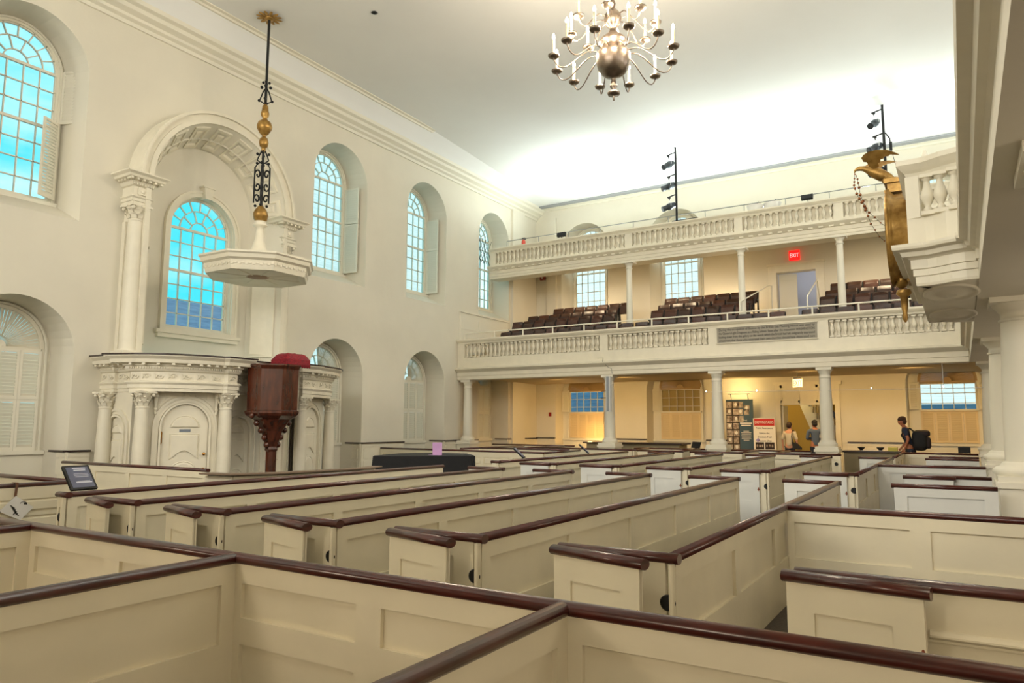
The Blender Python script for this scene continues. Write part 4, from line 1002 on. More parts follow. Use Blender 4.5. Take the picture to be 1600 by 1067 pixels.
for R, n, z0, zr, off in ((1.14, 12, .10, .02, .13), (.80, 8, .78, .64, .3)):
    for k in range(n):
        a = off+2*pi*k/n; ux, uy = cos(a), sin(a)
        P = [(.28 if R > 1 else .14, z0+.06), (R*.42, z0+.10), (R*.62, z0-.10), (R*.78, z0-.27), (R*.92, z0-.28), (R, z0-.14), (R, zr)]
        Q = []
        for i in range(len(P)-1):
            for t in (0, .5): Q.append((P[i][0]*(1-t)+P[i+1][0]*t, P[i][1]*(1-t)+P[i+1][1]*t))
        Q.append(P[-1]); Q = [Q[0]]+[((Q[i-1][0]+2*Q[i][0]+Q[i+1][0])/4, (Q[i-1][1]+2*Q[i][1]+Q[i+1][1])/4) for i in range(1, len(Q)-1)]+[Q[-1]]
        b = MB(); b.tube([(hx+ux*p, hy+uy*p, hz+q) for p, q in Q], .012, 6); arm = obj('arm', b, PT, r)
        x, y, z = hx+ux*R, hy+uy*R, hz+zr
        b = MB(); b.lathe([(.03, -.02), (.08, -.015), (.105, .01), (.11, .035), (.09, .035), (.03, .02), (.03, .05)], (x, y, z), 14); obj('drip_pan', b, PT, arm)
        b = MB(); b.lathe([(.026, 0), (.024, .30)], (x, y, z+.05), 10); obj('candle', b, CN, arm)
        b = MB(); b.lathe([(.014, 0), (.032, .03), (.028, .07), (.005, .12)], (x, y, z+.35), 8); obj('bulb', b, BU, arm)
for k in range(6): a = 2*pi*k/6; point('chandelier_light', (hx+.9*cos(a), hy+.9*sin(a), hz+.5), 105, (255, 236, 208), .12)

# ------------------------------------------------------------------ gallery seats
def make_chair(wm):
    r = thing('theatre_chair', 'x', 'chair', (0, 0, 0)); w = .43
    b = MB(); b.smooth = True; vs = []; n = 8
    for i in range(n+1):
        u = -w/2+w*i/n; c = .05*(1-(2*u/w)**2)
        for z, dy in ((.44, 0), (.62, .03), (.86, .07)):
            for t in (0, .018): vs.append((u, .10+dy+c+t, z+.012*(1-(2*u/w)**2)*(z > .8)))
    fs = []
    for i in range(n):
        a, c = 6*i, 6*(i+1)
        for j in (0, 2): fs += [(a+j, c+j, c+j+2, a+j+2), (a+j+1, a+j+3, c+j+3, c+j+1)]
        fs += [(a, a+1, c+1, c), (a+4, c+4, c+5, a+5)]
    fs += [(0, 2, 3, 1), (2, 4, 5, 3), (6*n, 6*n+1, 6*n+3, 6*n+2), (6*n+2, 6*n+3, 6*n+5, 6*n+4)]
    b.add(vs, fs); obj('backrest', b, wm, r)
    b = MB(); b.ext([(-w/2+.02, .02, .42), (-w/2+.02, .09, .74), (-w/2+.02, .12, .74), (-w/2+.02, .06, .40)], (w-.04, 0, 0)); obj('seat', b, wm, r)
    for s in (-1, 1):
        b = MB(); x = s*(w/2+.012)
        b.ext([(x-.012, .02, 0), (x-.012, .22, 0), (x-.012, .16, .35), (x-.012, .24, .84), (x-.012, .19, .84), (x-.012, .07, .50), (x-.012, -.16, .56), (x-.012, -.16, .52), (x-.012, .04, .42)], (.024, 0, 0))
        obj('side_frame', b, BK, r)
    return r
C1 = make_chair(SW); C2 = make_chair(SW2)
used = {1: False, 2: False}
ROWN = ['front', 'second', 'third', 'back']
rows_ = {'left': [(22.5, 4.15, -14.6, 11), (23.6, 4.68, -14.75, 9), (24.45, 5.00, -14.55, 8), (25.3, 5.37, -13.85, 7)],
         'middle': [(22.5, 4.15, -9.2, 10), (23.6, 4.68, -9.05, 7), (24.45, 5.00, -9.1, 7), (25.3, 5.37, -9.15, 7)],
         'right': [(22.5, 4.15, -3.9, 8), (23.6, 4.68, -3.55, 8), (24.45, 5.00, -3.5, 8), (25.3, 5.37, -3.45, 8)]}
cnt = 0
for blk, rl in rows_.items():
    for ri, (y, z, x0, n) in enumerate(rl):
        for k in range(n):
            cnt += 1; red = (cnt*7+ri*3) % 5 in ((0, 1, 2) if ri == 1 else (0,))
            src = C2 if red else C1; M = Matrix.Translation((x0+.25+k*.485, y, z))
            L = 'dark folding wooden theatre chair, %s from left in the %s row of the %s block' % (ORD[k], ROWN[ri], blk)
            key = 2 if red else 1
            if not used[key]:
                used[key] = True; src.matrix_world = M; src['label'] = L; src['group'] = 'folding chairs on the lower gallery'; ROOTM[src.name] = M.copy()
            else: copy_tree(src, M, L, 'folding chairs on the lower gallery')
# platforms raising the rows
b = MB()
for y, z in ((22.2, 4.15), (23.2, 4.68), (24.2, 5.0), (25.05, 5.37)):
    for x0, x1 in ((XL+.02, -10.2), (-9.3, -5.5), (-3.7, 1.2)): b.box(x0, y, 3.45, x1, min(y+1.1, 26.2) if y < 25 else 26.2, z)
obj('seat_riser', b, MATS['gallery_floor_paint'], LG)
for (pts, l) in (([(-5.75, 22.9, 4.6), (-5.75, 22.9, 5.45), (-5.3, 24.9, 6.25), (-5.25, 25.2, 6.3), (-5.25, 25.2, 5.0)], 'white sloping stair handrail left of the gallery exit door'),
                 ([(-3.75, 22.9, 4.5), (-3.75, 22.9, 5.45), (-3.75, 24.9, 6.3), (-3.7, 25.2, 5.0)], 'white sloping stair handrail right of the gallery exit door')):
    b = MB(); b.smooth = True; b.tube(pts, .022, 8); tag(obj('stair_handrail', b, WT), l, 'handrail', 'stair handrails')

# ------------------------------------------------------------------ doors of the far wall
r = thing('door_1', None, None, (-4.8, YF, 5.02)); struct(r)
a, c, z0, z1 = DU
b = MB(); b.box(a-.28, YF-.06, z0, a, YF+.3, z1+.0); b.box(c, YF-.06, z0, c+.28, YF+.3, z1); b.box(a-.28, YF-.06, z1, c+.28, YF+.3, z1+.25); b.box(a-.32, YF-.1, z1+.25, c+.32, YF, z1+.32); obj('door_frame', b, CT, r)
F = Matrix.Translation((a+.03, YF+.25, z0)) @ Matrix.Rotation(radians(12), 4, 'Z'); b = MB(F); pwall(b, .62, ((.2, .85), (1.1, 1.85)), h=2.08); obj('door_leaf', b, WT, r)
r = thing('door_2', None, None, (-4.6, YF, 0)); struct(r)
a, c, z0, z1 = DL
b = MB(); b.box(a-.16, YF-.06, 0, a, YF+.2, 3.05); b.box(c, YF-.06, 0, c+.16, YF+.2, 3.05); b.box(a-.24, YF-.08, 3.0, c+.24, YF+.0, 3.12)
b.box(a, YF-.04, z1, c, YF-.02, 3.0); b.box(a, YF-.06, z1-.03, c, YF+.1, z1+.05); b.box(a, YF-.055, 2.90, c, YF-.04, 3.0)
for k in range(3): u = a+k*(c-a)/3; b.box(u, YF-.055, z1, u+.07, YF-.04, 3.0)
b.box(a, YF-.055, z1+.05, c, YF-.04, z1+.13); obj('door_frame', b, CT, r)
b = MB(); b.box(a+.02, YF+.05, 0, a+.08, YF+.8, z1-.05); obj('door_leaf', b, WT, r)
# stair hall behind, and the upper hall
b = MB(); b.box(-6.6, 30.4, 0, -2.0, 30.6, 3.4); b.box(-6.8, YF+.02, 0, -6.6, 30.6, 3.4); b.box(-2.2, YF+.02, 0, -2.0, 30.6, 3.4); struct(obj('wall_stair_hall', b, YL))
b = MB(); b.box(-6.8, YF+.02, 3.4, -2, 30.6, 3.5); struct(obj('ceiling_stair_hall', b, PL))
b = MB(); b.box(-7.4, YF+.02, 4.92, -2, 30.6, 5.02); b.box(-7.4, 30.4, 5, -2, 30.6, 8.4); b.box(-7.4, YF+.02, 8.3, -2, 30.6, 8.4); b.box(-7.5, YF+.02, 5, -7.4, 30.6, 8.4); b.box(-2.1, YF+.02, 5, -2, 30.6, 8.4); struct(obj('wall_upper_hall', b, mat('pale_blue_paint', (212, 212, 212), .8)))
r = thing('staircase', 'white staircase with balusters climbing behind the ground floor doorway', 'staircase', (-3.8, 28.8, 0))
tr_ = []
for k in range(9): x, z = -5.02+.115*k, 2.75-.235*k; tr_ += [(x, z), (x, z-.235)] if k else [(x, z-.235)]
tr_ = [(-5.02, 2.75)]+[p for k in range(9) for p in ((-5.02+.13*k, 2.75-.235*k-.235), (-5.02+.13*(k+1), 2.75-.235*k-.235))]
b = MB(); b.ext([(x, 28.9, z) for x, z in tr_]+[(-4.35, 28.9, .2), (-5.30, 28.9, 2.70)], (0, 1.0, 0)); obj('stringer', b, WT, r)
for k in range(9):
    for dx in (.03, .10):
        q = MB(); x = -5.02+.13*k+dx; z = 2.515-.235*k; q.box(x-.015, 28.87, z, x+.015, 28.90, min(3.25, z+.95)); obj('baluster', q, WT, r)
b = MB(); b.ext([(-4.75, 28.85, 3.25), (-4.62, 28.85, 3.3), (-3.75, 28.85, 1.65), (-3.85, 28.85, 1.6)], (0, .07, 0)); obj('handrail', b, DK, r)

# ------------------------------------------------------------------ signs, displays, small things
RD = mat('exit_red', (255, 40, 40), .5, emit=(255, 20, 24), estr=.8); EW = mat('exit_white_panel', (226, 210, 204), .6, emit=(255, 226, 216), estr=.12); ER = mat('exit_red_letters', (200, 16, 30), .6, emit=(230, 10, 24), estr=.2)
RL = mat('exit_pale_letters', (255, 190, 190), .5, emit=(255, 170, 170), estr=1.3)
r = thing('exit_sign', 'glowing red EXIT sign on the wall above the upper door', 'exit sign', (-4.82, YF-.05, 7.7))
b = MB(); b.box(-4.99, YF-.10, 7.52, -4.63, YF-.0, 7.87); obj('box', b, RD, r); text('EXIT', .2, Matrix.Translation((-4.81, YF-.104, 7.62)), RL, r, w=.30)
r = thing('exit_sign', 'white EXIT sign with red letters hanging over the ground floor doorway', 'exit sign', (-4.51, 25.0, 3.0))
b = MB(); b.box(-4.66, 24.97, 2.82, -4.36, 25.03, 3.09); obj('panel', b, EW, r); b = MB(); b.box(-4.63, 24.95, 3.09, -4.39, 25.05, 3.14); b.box(-4.52, 24.99, 3.14, -4.50, 25.01, 3.3); obj('housing', b, BK, r)
text('EXIT', .24, Matrix.Translation((-4.51, 24.966, 2.87)), ER, r, w=.26)
r = thing('exit_sign', 'small unlit dark red exit sign in the upper gallery corner', 'exit sign', (-15.2, YF-.1, 7.98)); b = MB(); b.box(-15.33, YF-.2, 7.84, -15.08, YF-.12, 8.06); obj('box', b, mat('dark_red_box', (120, 36, 34), .5), r); text('E', .18, Matrix.Translation((-15.2, YF-.204, 7.89)), WH, r)
b = MB(); b.box(-14.97, YF-.07, 1.93, -14.88, YF, 2.09); tag(obj('fire_alarm_pull', b, mat('alarm_red', (150, 24, 22), .5)), 'small red fire alarm box on the lamplit far left wall', 'fire alarm')
# blue photo display
r = thing('photo_display', 'tall slate blue display panel with a grid of portrait photographs', 'display', (-6.85, 26.6, 0))
TB = mat('slate_teal_print', (58, 84, 100), .6); PH = mat('sepia_photograph', (206, 192, 176), .6, col2=(88, 66, 54), vscale=9); PD = mat('dark_photo_ground', (44, 32, 28), .6)
b = MB(); b.box(-7.30, 26.58, .1, -6.34, 26.62, 2.50); obj('panel', b, TB, r)
b = MB(); b.box(-7.30, 26.574, .1, -6.83, 26.58, 2.44); obj('photo_ground', b, PD, r)
cells = [(0, j) for j in range(9)]+[(1, j) for j in range(9)]+[(2, 8), (2, 7), (3, 8), (3, 7), (2, 6)]
for i, j in cells:
    w = .20; x = -7.28+i*.235 if i < 2 else -6.84+(i-2)*.22-.04; z = .16+j*.255
    if i == 3 and j == 8: z -= .12
    q = MB(); q.box(x, 26.568, z, x+w-.02*(j % 2), 26.573, z+.215); p_ = obj('photograph', q, PH, r)
    q = MB(); q.ell((x+w/2, 26.567, z+.125), .05, .004, .065, 8, 6); obj('portrait', q, WH if (i+j) % 2 else PH, p_)
text('THE', .07, Matrix.Translation((-6.62, 26.572, 1.72)), WH, r)
for k, w in enumerate((.42, .34)): q = MB(); q.box(-6.60-w/2, 26.574, 1.63-k*.075, -6.60+w/2, 26.58, 1.665-k*.075); obj('title_line', q, WH, r)
for k, w in enumerate((.2, .36, .34, .36, .32, .34, .2)): q = MB(); q.box(-6.60-w/2, 26.574, 1.36-k*.055, -6.60+w/2, 26.58, 1.378-k*.055); obj('text_line', q, WH, r)
b = MB(); b.smooth = True; b.tube([(-7.2, 26.5, 2.70), (-6.42, 26.5, 2.70)], .016, 6); b.tube([(-7.1, 26.5, 2.70), (-7.1, 26.6, 2.5)], .01, 6); b.tube([(-6.5, 26.5, 2.70), (-6.5, 26.6, 2.5)], .01, 6); obj('lamp_bar', b, BK, r)
# red and white DOWNSTAIRS board
r = thing('notice_board', 'white notice board headed DOWNSTAIRS on red beside the doorway', 'sign', (-5.95, 26.4, 0))
b = MB(); b.box(-6.30, 26.38, .45, -5.55, 26.42, 1.83); b.box(-6.2, 26.3, 0, -6.15, 26.5, .5); b.box(-5.7, 26.3, 0, -5.65, 26.5, .5); obj('board', b, WH, r)
b = MB(); b.box(-6.27, 26.374, 1.56, -5.58, 26.38, 1.81); obj('red_header', b, mat('notice_red', (186, 34, 30), .6), r)
text('DOWNSTAIRS', .12, Matrix.Translation((-5.925, 26.370, 1.64)), WH, r, w=.62)
for k, (s, w) in enumerate((('Public Restrooms', .56), ('Exit to the', .34), ('Freedom Trail', .46), ('Museum Shop', .46))):
    text(s, .085, Matrix.Translation((-5.925, 26.374, 1.45-k*.135-(.04 if k else 0))), INK, r, w=w)
for x0, x1 in ((-6.24, -5.95), (-5.91, -5.60)):
    q = MB(); q.box(x0, 26.374, .74, x1, 26.38, .98); p_ = obj('photograph', q, PD, r)
    for k in range(3): q = MB(); q.ell((x0+.06+.09*k, 26.373, .86), .03, .004, .05, 8, 6); obj('portrait', q, PH, p_)
b = MB(); b.ext([(-6.23, 26.373, 1.05), (-6.14, 26.373, 1.14), (-6.08, 26.373, 1.04), (-6.16, 26.373, .98)], (0, .006, 0)); obj('lilac_mark', b, mat('lilac_print', (160, 150, 210), .6), r)
# wrought iron lectern-like stand half hidden by the column
r = thing('iron_stand', 'dark wrought iron stand with a scroll top left of the photo display', 'stand', (-7.6, 26.5, 0))
b = MB(); b.smooth = True; b.tube([(-7.62, 26.5, 0), (-7.62, 26.5, 1.8), (-7.55, 26.5, 1.95), (-7.62, 26.5, 2.05), (-7.7, 26.5, 1.95)], .02, 6); obj('post', b, BK, r)
b = MB(); b.ext([(-7.72, 26.45, .9), (-7.40, 26.45, .9), (-7.36, 26.45, 1.45), (-7.66, 26.45, 1.6)], (0, .06, 0)); obj('rack', b, mat('dark_bronze_mesh', (62, 54, 40), .6), r)
# under-gallery wire with tiny lights
r = thing('cable_light_rail', 'thin white cable with tiny lights strung between the gallery columns', 'light', (-3, 21.2, 2.54))
b = MB(); b.smooth = True; b.tube([(-6.5, YG+.1, 2.55), (.5, YG+.1, 2.52)], .008, 5); obj('cable', b, GW, r)
for x in (-6.45, -4.98, -2.0, -.35): q = MB(); q.ell((x, YG+.1, 2.57), .012, .012, .018, 8, 6); obj('bulb', q, BU, r)
b = MB(); b.smooth = True; b.tube([(-.35, YG+.1, 2.57), (-.35, YG+.1, 3.16)], .008, 5); obj('drop_wire', b, GW, r)
# slim speaker on the column
r = thing('column_speaker', 'slim white column loudspeaker clamped to the gallery column', 'loudspeaker', (-9.42, 20.95, 2.5))
b = MB(); b.box(-9.49, 20.88, 1.98, -9.34, 21.0, 3.10); obj('cabinet', b, GW, r); b = MB(); b.box(-9.465, 20.874, 2.0, -9.385, 20.88, 3.08); obj('grille', b, mat('speaker_grille', (140, 146, 150), .5), r)
b = MB(); b.smooth = True
for z in (2.42, 2.64): b.tube([(-9.82, 21.25, z), (-9.5, 20.98, z)], .014, 6)
obj('clamp', b, BK, r)
# cracks / cable on the lower gallery front
b = MB(); b.smooth = True; b.tube([(-9.95, YG-.02, 3.72), (-9.75, YG-.02, 3.72), (-9.70, YG-.19, 3.58), (-9.58, YG-.03, 3.42), (-9.45, YG-.03, 3.36), (-9.44, YG-.03, 3.2)], .006, 5); tag(obj('speaker_cable', b, BK), 'thin dark cable running down the lower gallery front to the speaker', 'cable')
# interpretive signs
def lectern(name, label, x, y, z, w, h, yaw, tilt, grp=None, face=None):
    r = thing(name, label, 'sign', (x, y, 0), rz=yaw, group=grp); M0 = ROOTM[r.name]
    b = MB(M0); b.smooth = True; b.tube([(0, .05, 0), (0, .05, z-.02)], .022, 8); b.smooth = False; b.lathe([(.16, 0), (.16, .015), (.03, .03)], (0, .05, 0), 18); obj('stand', b, BK, r)
    M = M0 @ Matrix.Translation((0, 0, z)) @ Matrix.Rotation(-tilt, 4, 'X')
    b = MB(M); b.box(-w/2, -.01, 0, w/2, .02, h); p_ = obj('frame', b, BK, r)
    b = MB(M); b.box(-w/2+.025, -.013, .025, w/2-.025, -.01, h-.025); s = obj('panel', b, face or mat('sign_blue_print', (92, 100, 128), .4, col2=(64, 70, 100), vscale=3), p_)
    for k, (ww, zz, hh) in enumerate(((.5, .84, .035), (.45, .76, .035), (.55, .62, .014), (.55, .56, .014), (.5, .50, .014), (.5, .32, .012), (.6, .25, .04))):
        q = MB(M); q.box(-w*ww/2+.02, -.015, h*zz, w*ww/2+.02, -.013, h*zz+h*hh*1.3); obj('text_line', q, mat('pale_print', (196, 198, 214), .6) if 'pale_print' not in MATS else MATS['pale_print'], p_)
    return r
lectern('information_sign', 'dark blue tilted information sign on a black post at the left aisle', -8.68, 4.6, .80, .31, .34, radians(94), radians(40))
lectern('information_sign', 'small tilted sign seen edge-on, nearer of two by the far left pews', -8.72, 14.6, .80, .30, .34, radians(112), radians(48), 'small tilted signs', MATS['sign_blue_print'])
lectern('information_sign', 'small tilted sign seen edge-on, farther of two by the far left pews', -8.65, 17.9, .80, .30, .36, radians(112), radians(48), 'small tilted signs', MATS['sign_blue_print'])
# paper hanging from the pew rail at left
M = Matrix.Translation((-9.50, 4.28, .79)) @ Matrix.Rotation(radians(-90), 4, 'Z')
FT = Matrix(((0, 0, 1, -9.50), (1, 0, 0, 0), (0, 1, 0, 0), (0, 0, 0, 1)))       # local x=Y, y=Z, z=+X
r = thing('hanging_leaflet', 'white laminated sheet hanging by a ribbon from the far left pew rail', 'leaflet', (-9.5, 4.28, .6))
b = MB(); b.add([], []); pts = [(4.255, .71), (4.455, .56), (4.32, .42), (4.09, .545)]
b.ext([(-9.515, y, z) for y, z in pts], (.006, 0, 0)); obj('sheet', b, WH, r)
b = MB(); b.ext([(-9.515, 4.235, .70), (-9.515, 4.265, .70), (-9.515, 4.275, .86), (-9.515, 4.245, .86)], (.003, 0, 0)); b.box(-9.62, 4.245, .858, -9.515, 4.275, .862); obj('ribbon', b, mat('brown_ribbon', (110, 76, 56), .7), r)
b = MB(); c0 = (4.34, .605)
b.smooth = True; b.tube([(-9.506, c0[0]+.038*cos(t), c0[1]+.03*sin(t)) for t in [pi*k/8-.3 for k in range(9)]], .003, 5); b.smooth = False
b.ext([(-9.508, 4.345, .60), (-9.508, 4.375, .60), (-9.508, 4.375, .62), (-9.508, 4.35, .625)], (.003, 0, 0)); obj('emblem', b, INK, r)
for k in range(5): q = MB(); y, z = 4.20+.012*k, .60-.022*k; q.ext([(-9.508, y, z), (-9.508, y+.05, z-.04), (-9.508, y+.055, z-.033), (-9.508, y+.005, z+.007)], (.003, 0, 0)); obj('text_line', q, INK, r)
b = MB(); b.ext([(-9.508, 4.235, .495), (-9.508, 4.262, .53), (-9.508, 4.268, .525), (-9.508, 4.245, .49)], (.003, 0, 0)); obj('pen_drawing', b, INK, r)
# covered piano
r = thing('covered_piano', 'low piano under a black cloth cover behind the near pews', 'piano', (-9, 11.6, 0))
top = [(-9.72, 10.56), (-8.30, 11.80), (-8.28, 11.95), (-8.95, 12.65), (-9.9, 12.45), (-10.15, 11.8), (-9.85, 10.7)]
b = MB(); b.smooth = False; n = len(top); cxm, cym = sum(p[0] for p in top)/n, sum(p[1] for p in top)/n
def ring(k, z, wob):
    out_ = []
    for i in range(n):
        a, c = top[i], top[(i+1) % n]
        for j in range(6):
            t = j/6; x, y = a[0]*(1-t)+c[0]*t, a[1]*(1-t)+c[1]*t; q = 1+k+wob*sin((i*6+j)*2.4); out_.append((cxm+(x-cxm)*q, cym+(y-cym)*q, z))
    return out_
R_ = [ring(-.03, .955, 0), ring(0, .94, 0), ring(.01, .80, .006), ring(.03, .45, .02), ring(.05, .02, .03)]; m = len(R_[0]); vs = sum(R_, [])
b.add(vs, [(k*m+i, k*m+(i+1) % m, (k+1)*m+(i+1) % m, (k+1)*m+i) for k in range(4) for i in range(m)]+[tuple(range(m))]); obj('cover', b, BC, r)
b = MB(); b.ext([(-9.05, 11.56, .955), (-8.90, 11.68, .955), (-8.92, 11.70, 1.20), (-9.07, 11.58, 1.20)], (-.008, .01, 0)); b.box(-9.12, 11.52, .952, -8.86, 11.62, .958)
tag(obj('lilac_card', b, mat('lilac_card', (188, 146, 194), .6)), 'lilac paper card standing on the black covered piano', 'card')
# small dark monitor and things on far rails
b = MB(); b.ext([(-7.32, 22.5, .86), (-7.04, 22.5, .84), (-7.02, 22.62, 1.04), (-7.3, 22.62, 1.05)], (0, .02, 0)); b.box(-7.2, 22.5, 0, -7.12, 22.56, .9); tag(obj('monitor', b, BK), 'small black tilted screen on the pew rail left of the column', 'monitor')
b = MB(); b.box(-.14, 24.3, .77, .16, 24.34, .98); b.box(-.02, 24.3, 0, .04, 24.34, .8); tag(obj('monitor', b, BK), 'small dark framed panel under the far right window', 'monitor')
r = thing('eyeglass_display', 'two small dark trays on a pale mat, on the far counter', 'tray', (-2.3, 23.6, .845))
b = MB(); b.box(-2.55, 23.5, .845, -1.95, 23.8, .86); obj('mat', b, WH, r)
for x in (-2.56, -2.06): b = MB(); b.lathe([(.04, 0), (.10, .07), (.10, .09)], (x, 23.6, .86), 12); obj('bowl', b, BK, r)
b = MB(); b.box(-1.86, 23.55, .845, -1.62, 23.8, .95); tag(obj('box', b, mat('yellow_box', (214, 204, 96), .6)), 'small pale yellow box on the far counter', 'box')
# stage lights
def lantern(r, F, x, z, z2, dx, dy):
    """theatre lantern hung from a short arm, in frame coordinates of the pole"""
    b = MB(); b.smooth = True; b.tube([(F[0], F[1], z), (F[0]-.30, F[1]-.06, z-.09)], .022, 6); b.tube([(F[0]-.23, F[1]-.05, z-.06), (F[0]-.23, F[1]-.05, z-.2)], .015, 6)
    b.ell((F[0]-.23, F[1]-.05, z-.10), .05, .04, .05, 8, 6); o = obj('hanging_arm', b, BK, r)
    c = Vector((F[0]-.22, F[1]-.06, z-.42)); d = Vector((dx, dy, -.55)).normalized()
    b = MB(); b.smooth = True; s = d.cross(Vector((0, 0, 1))).normalized()*.13
    b.tube([c+s, c+s*1.05+Vector((0, 0, .14)), c+Vector((0, 0, .22)), c-s*1.05+Vector((0, 0, .14)), c-s], .010, 5); obj('yoke', b, GW, o)
    b = MB(); b.smooth = True; b.tube([c-d*.20, c-d*.02, c+d*.02, c+d*.10, c+d*.10, c+d*.28], [.085, .12, .12, .10, .085, .10], 14); obj('lantern_body', b, mat('lantern_grey', (64, 70, 74), .45, .4) if 'lantern_grey' not in MATS else MATS['lantern_grey'], o)
    b = MB(); b.smooth = True; b.tube([c+d*.275, c+d*.285], .088, 14); obj('lens', b, BK, o)
G9 = 'stage lighting poles on the upper gallery'
r = thing('lighting_pole', 'black pole with three stage lanterns at the middle of the upper gallery', 'stage light', (-7.92, 23.5, 8.5), group=G9)
b = MB(); b.smooth = True; b.tube([(-7.94, 23.5, 8.5), (-7.94, 23.5, 11.2)], .04, 8); obj('pole', b, BK, r); b = MB(); b.box(-8.1, 23.44, 8.49, -7.2, 23.56, 8.56); obj('foot_bar', b, BK, r)
for z, dx in ((11.0, -.5), (10.22, -1.0), (9.5, -1.0)): lantern(r, (-7.94, 23.5), 0, z, 0, dx, -.8)
r = thing('lighting_pole', 'black pole with stage lanterns behind the gilt eagle', 'stage light', (-1.5, 23.5, 8.5), group=G9)
b = MB(); b.smooth = True; b.tube([(-1.5, 23.5, 8.5), (-1.5, 23.5, 11.25)], .04, 8); b.tube([(-1.46, 23.5, 10.3), (-1.35, 23.5, 10.1), (-1.33, 23.5, 9.8)], .02, 6); b.tube([(-1.33, 23.5, 9.8), (-1.1, 23.6, 8.5)], .008, 5); b.box(-1.37, 23.47, 9.72, -1.29, 23.53, 9.98); obj('pole', b, BK, r)
for z, dx in ((11.05, -.4), (10.3, -.8), (9.55, -.8)): lantern(r, (-1.5, 23.5), 0, z, 0, dx, -.8)
G10 = 'small floodlights on the upper gallery rail'
for x, l in ((-12.35, 'small black floodlight clipped on the upper gallery rail at left'), (-3.7, 'small black floodlight clipped on the upper gallery rail at right')):
    r = thing('floodlight', l, 'floodlight', (x, 23.35, 8.49), group=G10)
    b = MB(Matrix.Translation((x, 23.35, 8.62)) @ Matrix.Rotation(radians(-20), 4, 'X')); b.box(-.17, -.05, -.05, .17, .05, .10); obj('head', b, BK, r); b = MB(); b.smooth = True; b.tube([(x+.02, 23.35, 8.48), (x+.02, 23.35, 8.6)], .015, 6); obj('stem', b, BK, r)
for x in (-5.4, -4.85):
    r = thing('uplight', 'white round uplight standing behind the upper gallery rail, %s of the pair' % ('left' if x < -5 else 'right'), 'uplight', (x, 23.9, 8.4), group='pair of uplights')
    b = MB(); b.lathe([(.05, 0), (.2, .12), (.27, .32), (.28, .36)], (x, 23.9, 8.42), 18); obj('dish', b, WH, r); b = MB(); b.smooth = True; b.tube([(x-.1, 23.9, 8.76), (x+.12, 23.9, 8.9)], .02, 5); obj('bracket', b, BK, r)
r = thing('fire_extinguisher', 'red fire extinguisher at the left end of the upper gallery', 'fire extinguisher', (-14.95, 25.2, 8.5))
b = MB(); b.lathe([(.08, 7.9-8.5), (.08, .62), (.03, .70)], (-14.75, 24.6, 8.36), 14); obj('cylinder', b, mat('extinguisher_red', (206, 70, 48), .4), r); b = MB(); b.box(-14.80, 24.55, 9.05, -14.66, 24.65, 9.12); obj('handle', b, BK, r)
b = MB(F0); 
for k in range(9):
    for s in (-1, 1):
        x0 = 22.9+.2*k
        if not 22.9 < x0+s*.55 < 24.6 or not 22.9 < x0 < 24.6: continue
        b.smooth = True; b.tube([(x0, .62, 8.1), (x0+s*.55, .62, 9.12)], .012, 4)
LGm = tag(obj('window_guard', b, BK), 'black diamond lattice guard across the last left window at the upper gallery', 'window guard')
LGm['kind'] = 'stuff' if False else LGm.get('kind', '') or ''
del LGm['kind']
b = MB(); b.lathe([(.07, 0), (.08, -.01), (.03, -.03)], (-11.5, 12.15, 11.45), 14); tag(obj('ceiling_spotlight', b, BK), 'small dark round fitting in the near ceiling', 'ceiling light')

# ------------------------------------------------------------------ clock and eagle on the bay
kx, ky = -.41, YB
r = thing('gallery_clock', 'round gilt-framed gallery clock seen edge-on at the front of the bay', 'clock', (kx, ky, 4.2))
M = Matrix.Translation((-.50, ky, 4.18)) @ Matrix.Rotation(-pi/2, 4, 'Y')
b = MB(M); b.lathe([(.58, -.09), (.60, -.02), (.60, .12), (.63, .15), (.66, .18), (.66, .22), (.58, .23), (.56, .20)], seg=40); obj('case', b, GD, r)
b = MB(M); b.lathe([(.555, .19), (.555, .20)], seg=40); obj('dial', b, WH, r)
b = MB(M); b.lathe([(.64, .175), (.685, .18), (.685, .215), (.64, .22)], seg=96, flute=.03); obj('beading', b, GD, r)
b = MB(M)
for a, L in ((.6, .3), (2.4, .45)): b.ext([(-.012*sin(a), .012*cos(a), .205), (L*cos(a), L*sin(a), .205), (.012*sin(a), -.012*cos(a), .205)], (0, 0, .004))
obj('clock_hands', b, BK, r)
b = MB(); b.box(-.52, ky-.22, 3.52, -.44, ky+.22, 3.9); b.smooth = True; b.ell((-.60, ky, 3.56), .09, .12, .11, 14, 10); b.lathe([(.01, 2.98), (.035, 3.03), (.03, 3.12), (.045, 3.2), (.05, 3.33), (.10, 3.38), (.085, 3.43)], (-.58, ky, 0), 14); obj('bracket', b, GD, r)
b = MB(); b.box(-.74, ky-.16, 4.94, -.52, ky+.16, 5.0); b.box(-.70, ky-.12, 4.84, -.52, ky+.12, 4.94); b.box(-.74, ky-.16, 4.80, -.52, ky+.16, 4.84); obj('plinth', b, GD, r)
r = thing('gilt_eagle', 'gilded eagle with raised wings leaning out over the clock', 'statue', (-.7, ky, 5.0))
b = MB(); b.smooth = True
b.tube([(-.60, ky, 4.99), (-.68, ky, 5.06), (-.76, ky, 5.10), (-.84, ky, 5.16), (-.92, ky, 5.21), (-.99, ky, 5.25), (-1.05, ky, 5.262), (-1.085, ky, 5.255)], [.03, .06, .085, .085, .06, .04, .034, .028], 12)
b.tube([(-1.08, ky, 5.258), (-1.11, ky, 5.24), (-1.12, ky, 5.20)], [.024, .018, .004], 8)
b.tube([(-.62, ky, 5.02), (-.54, ky, 4.99), (-.46, ky, 4.96)], [.045, .05, .02], 8); obj('body', b, GD, r)
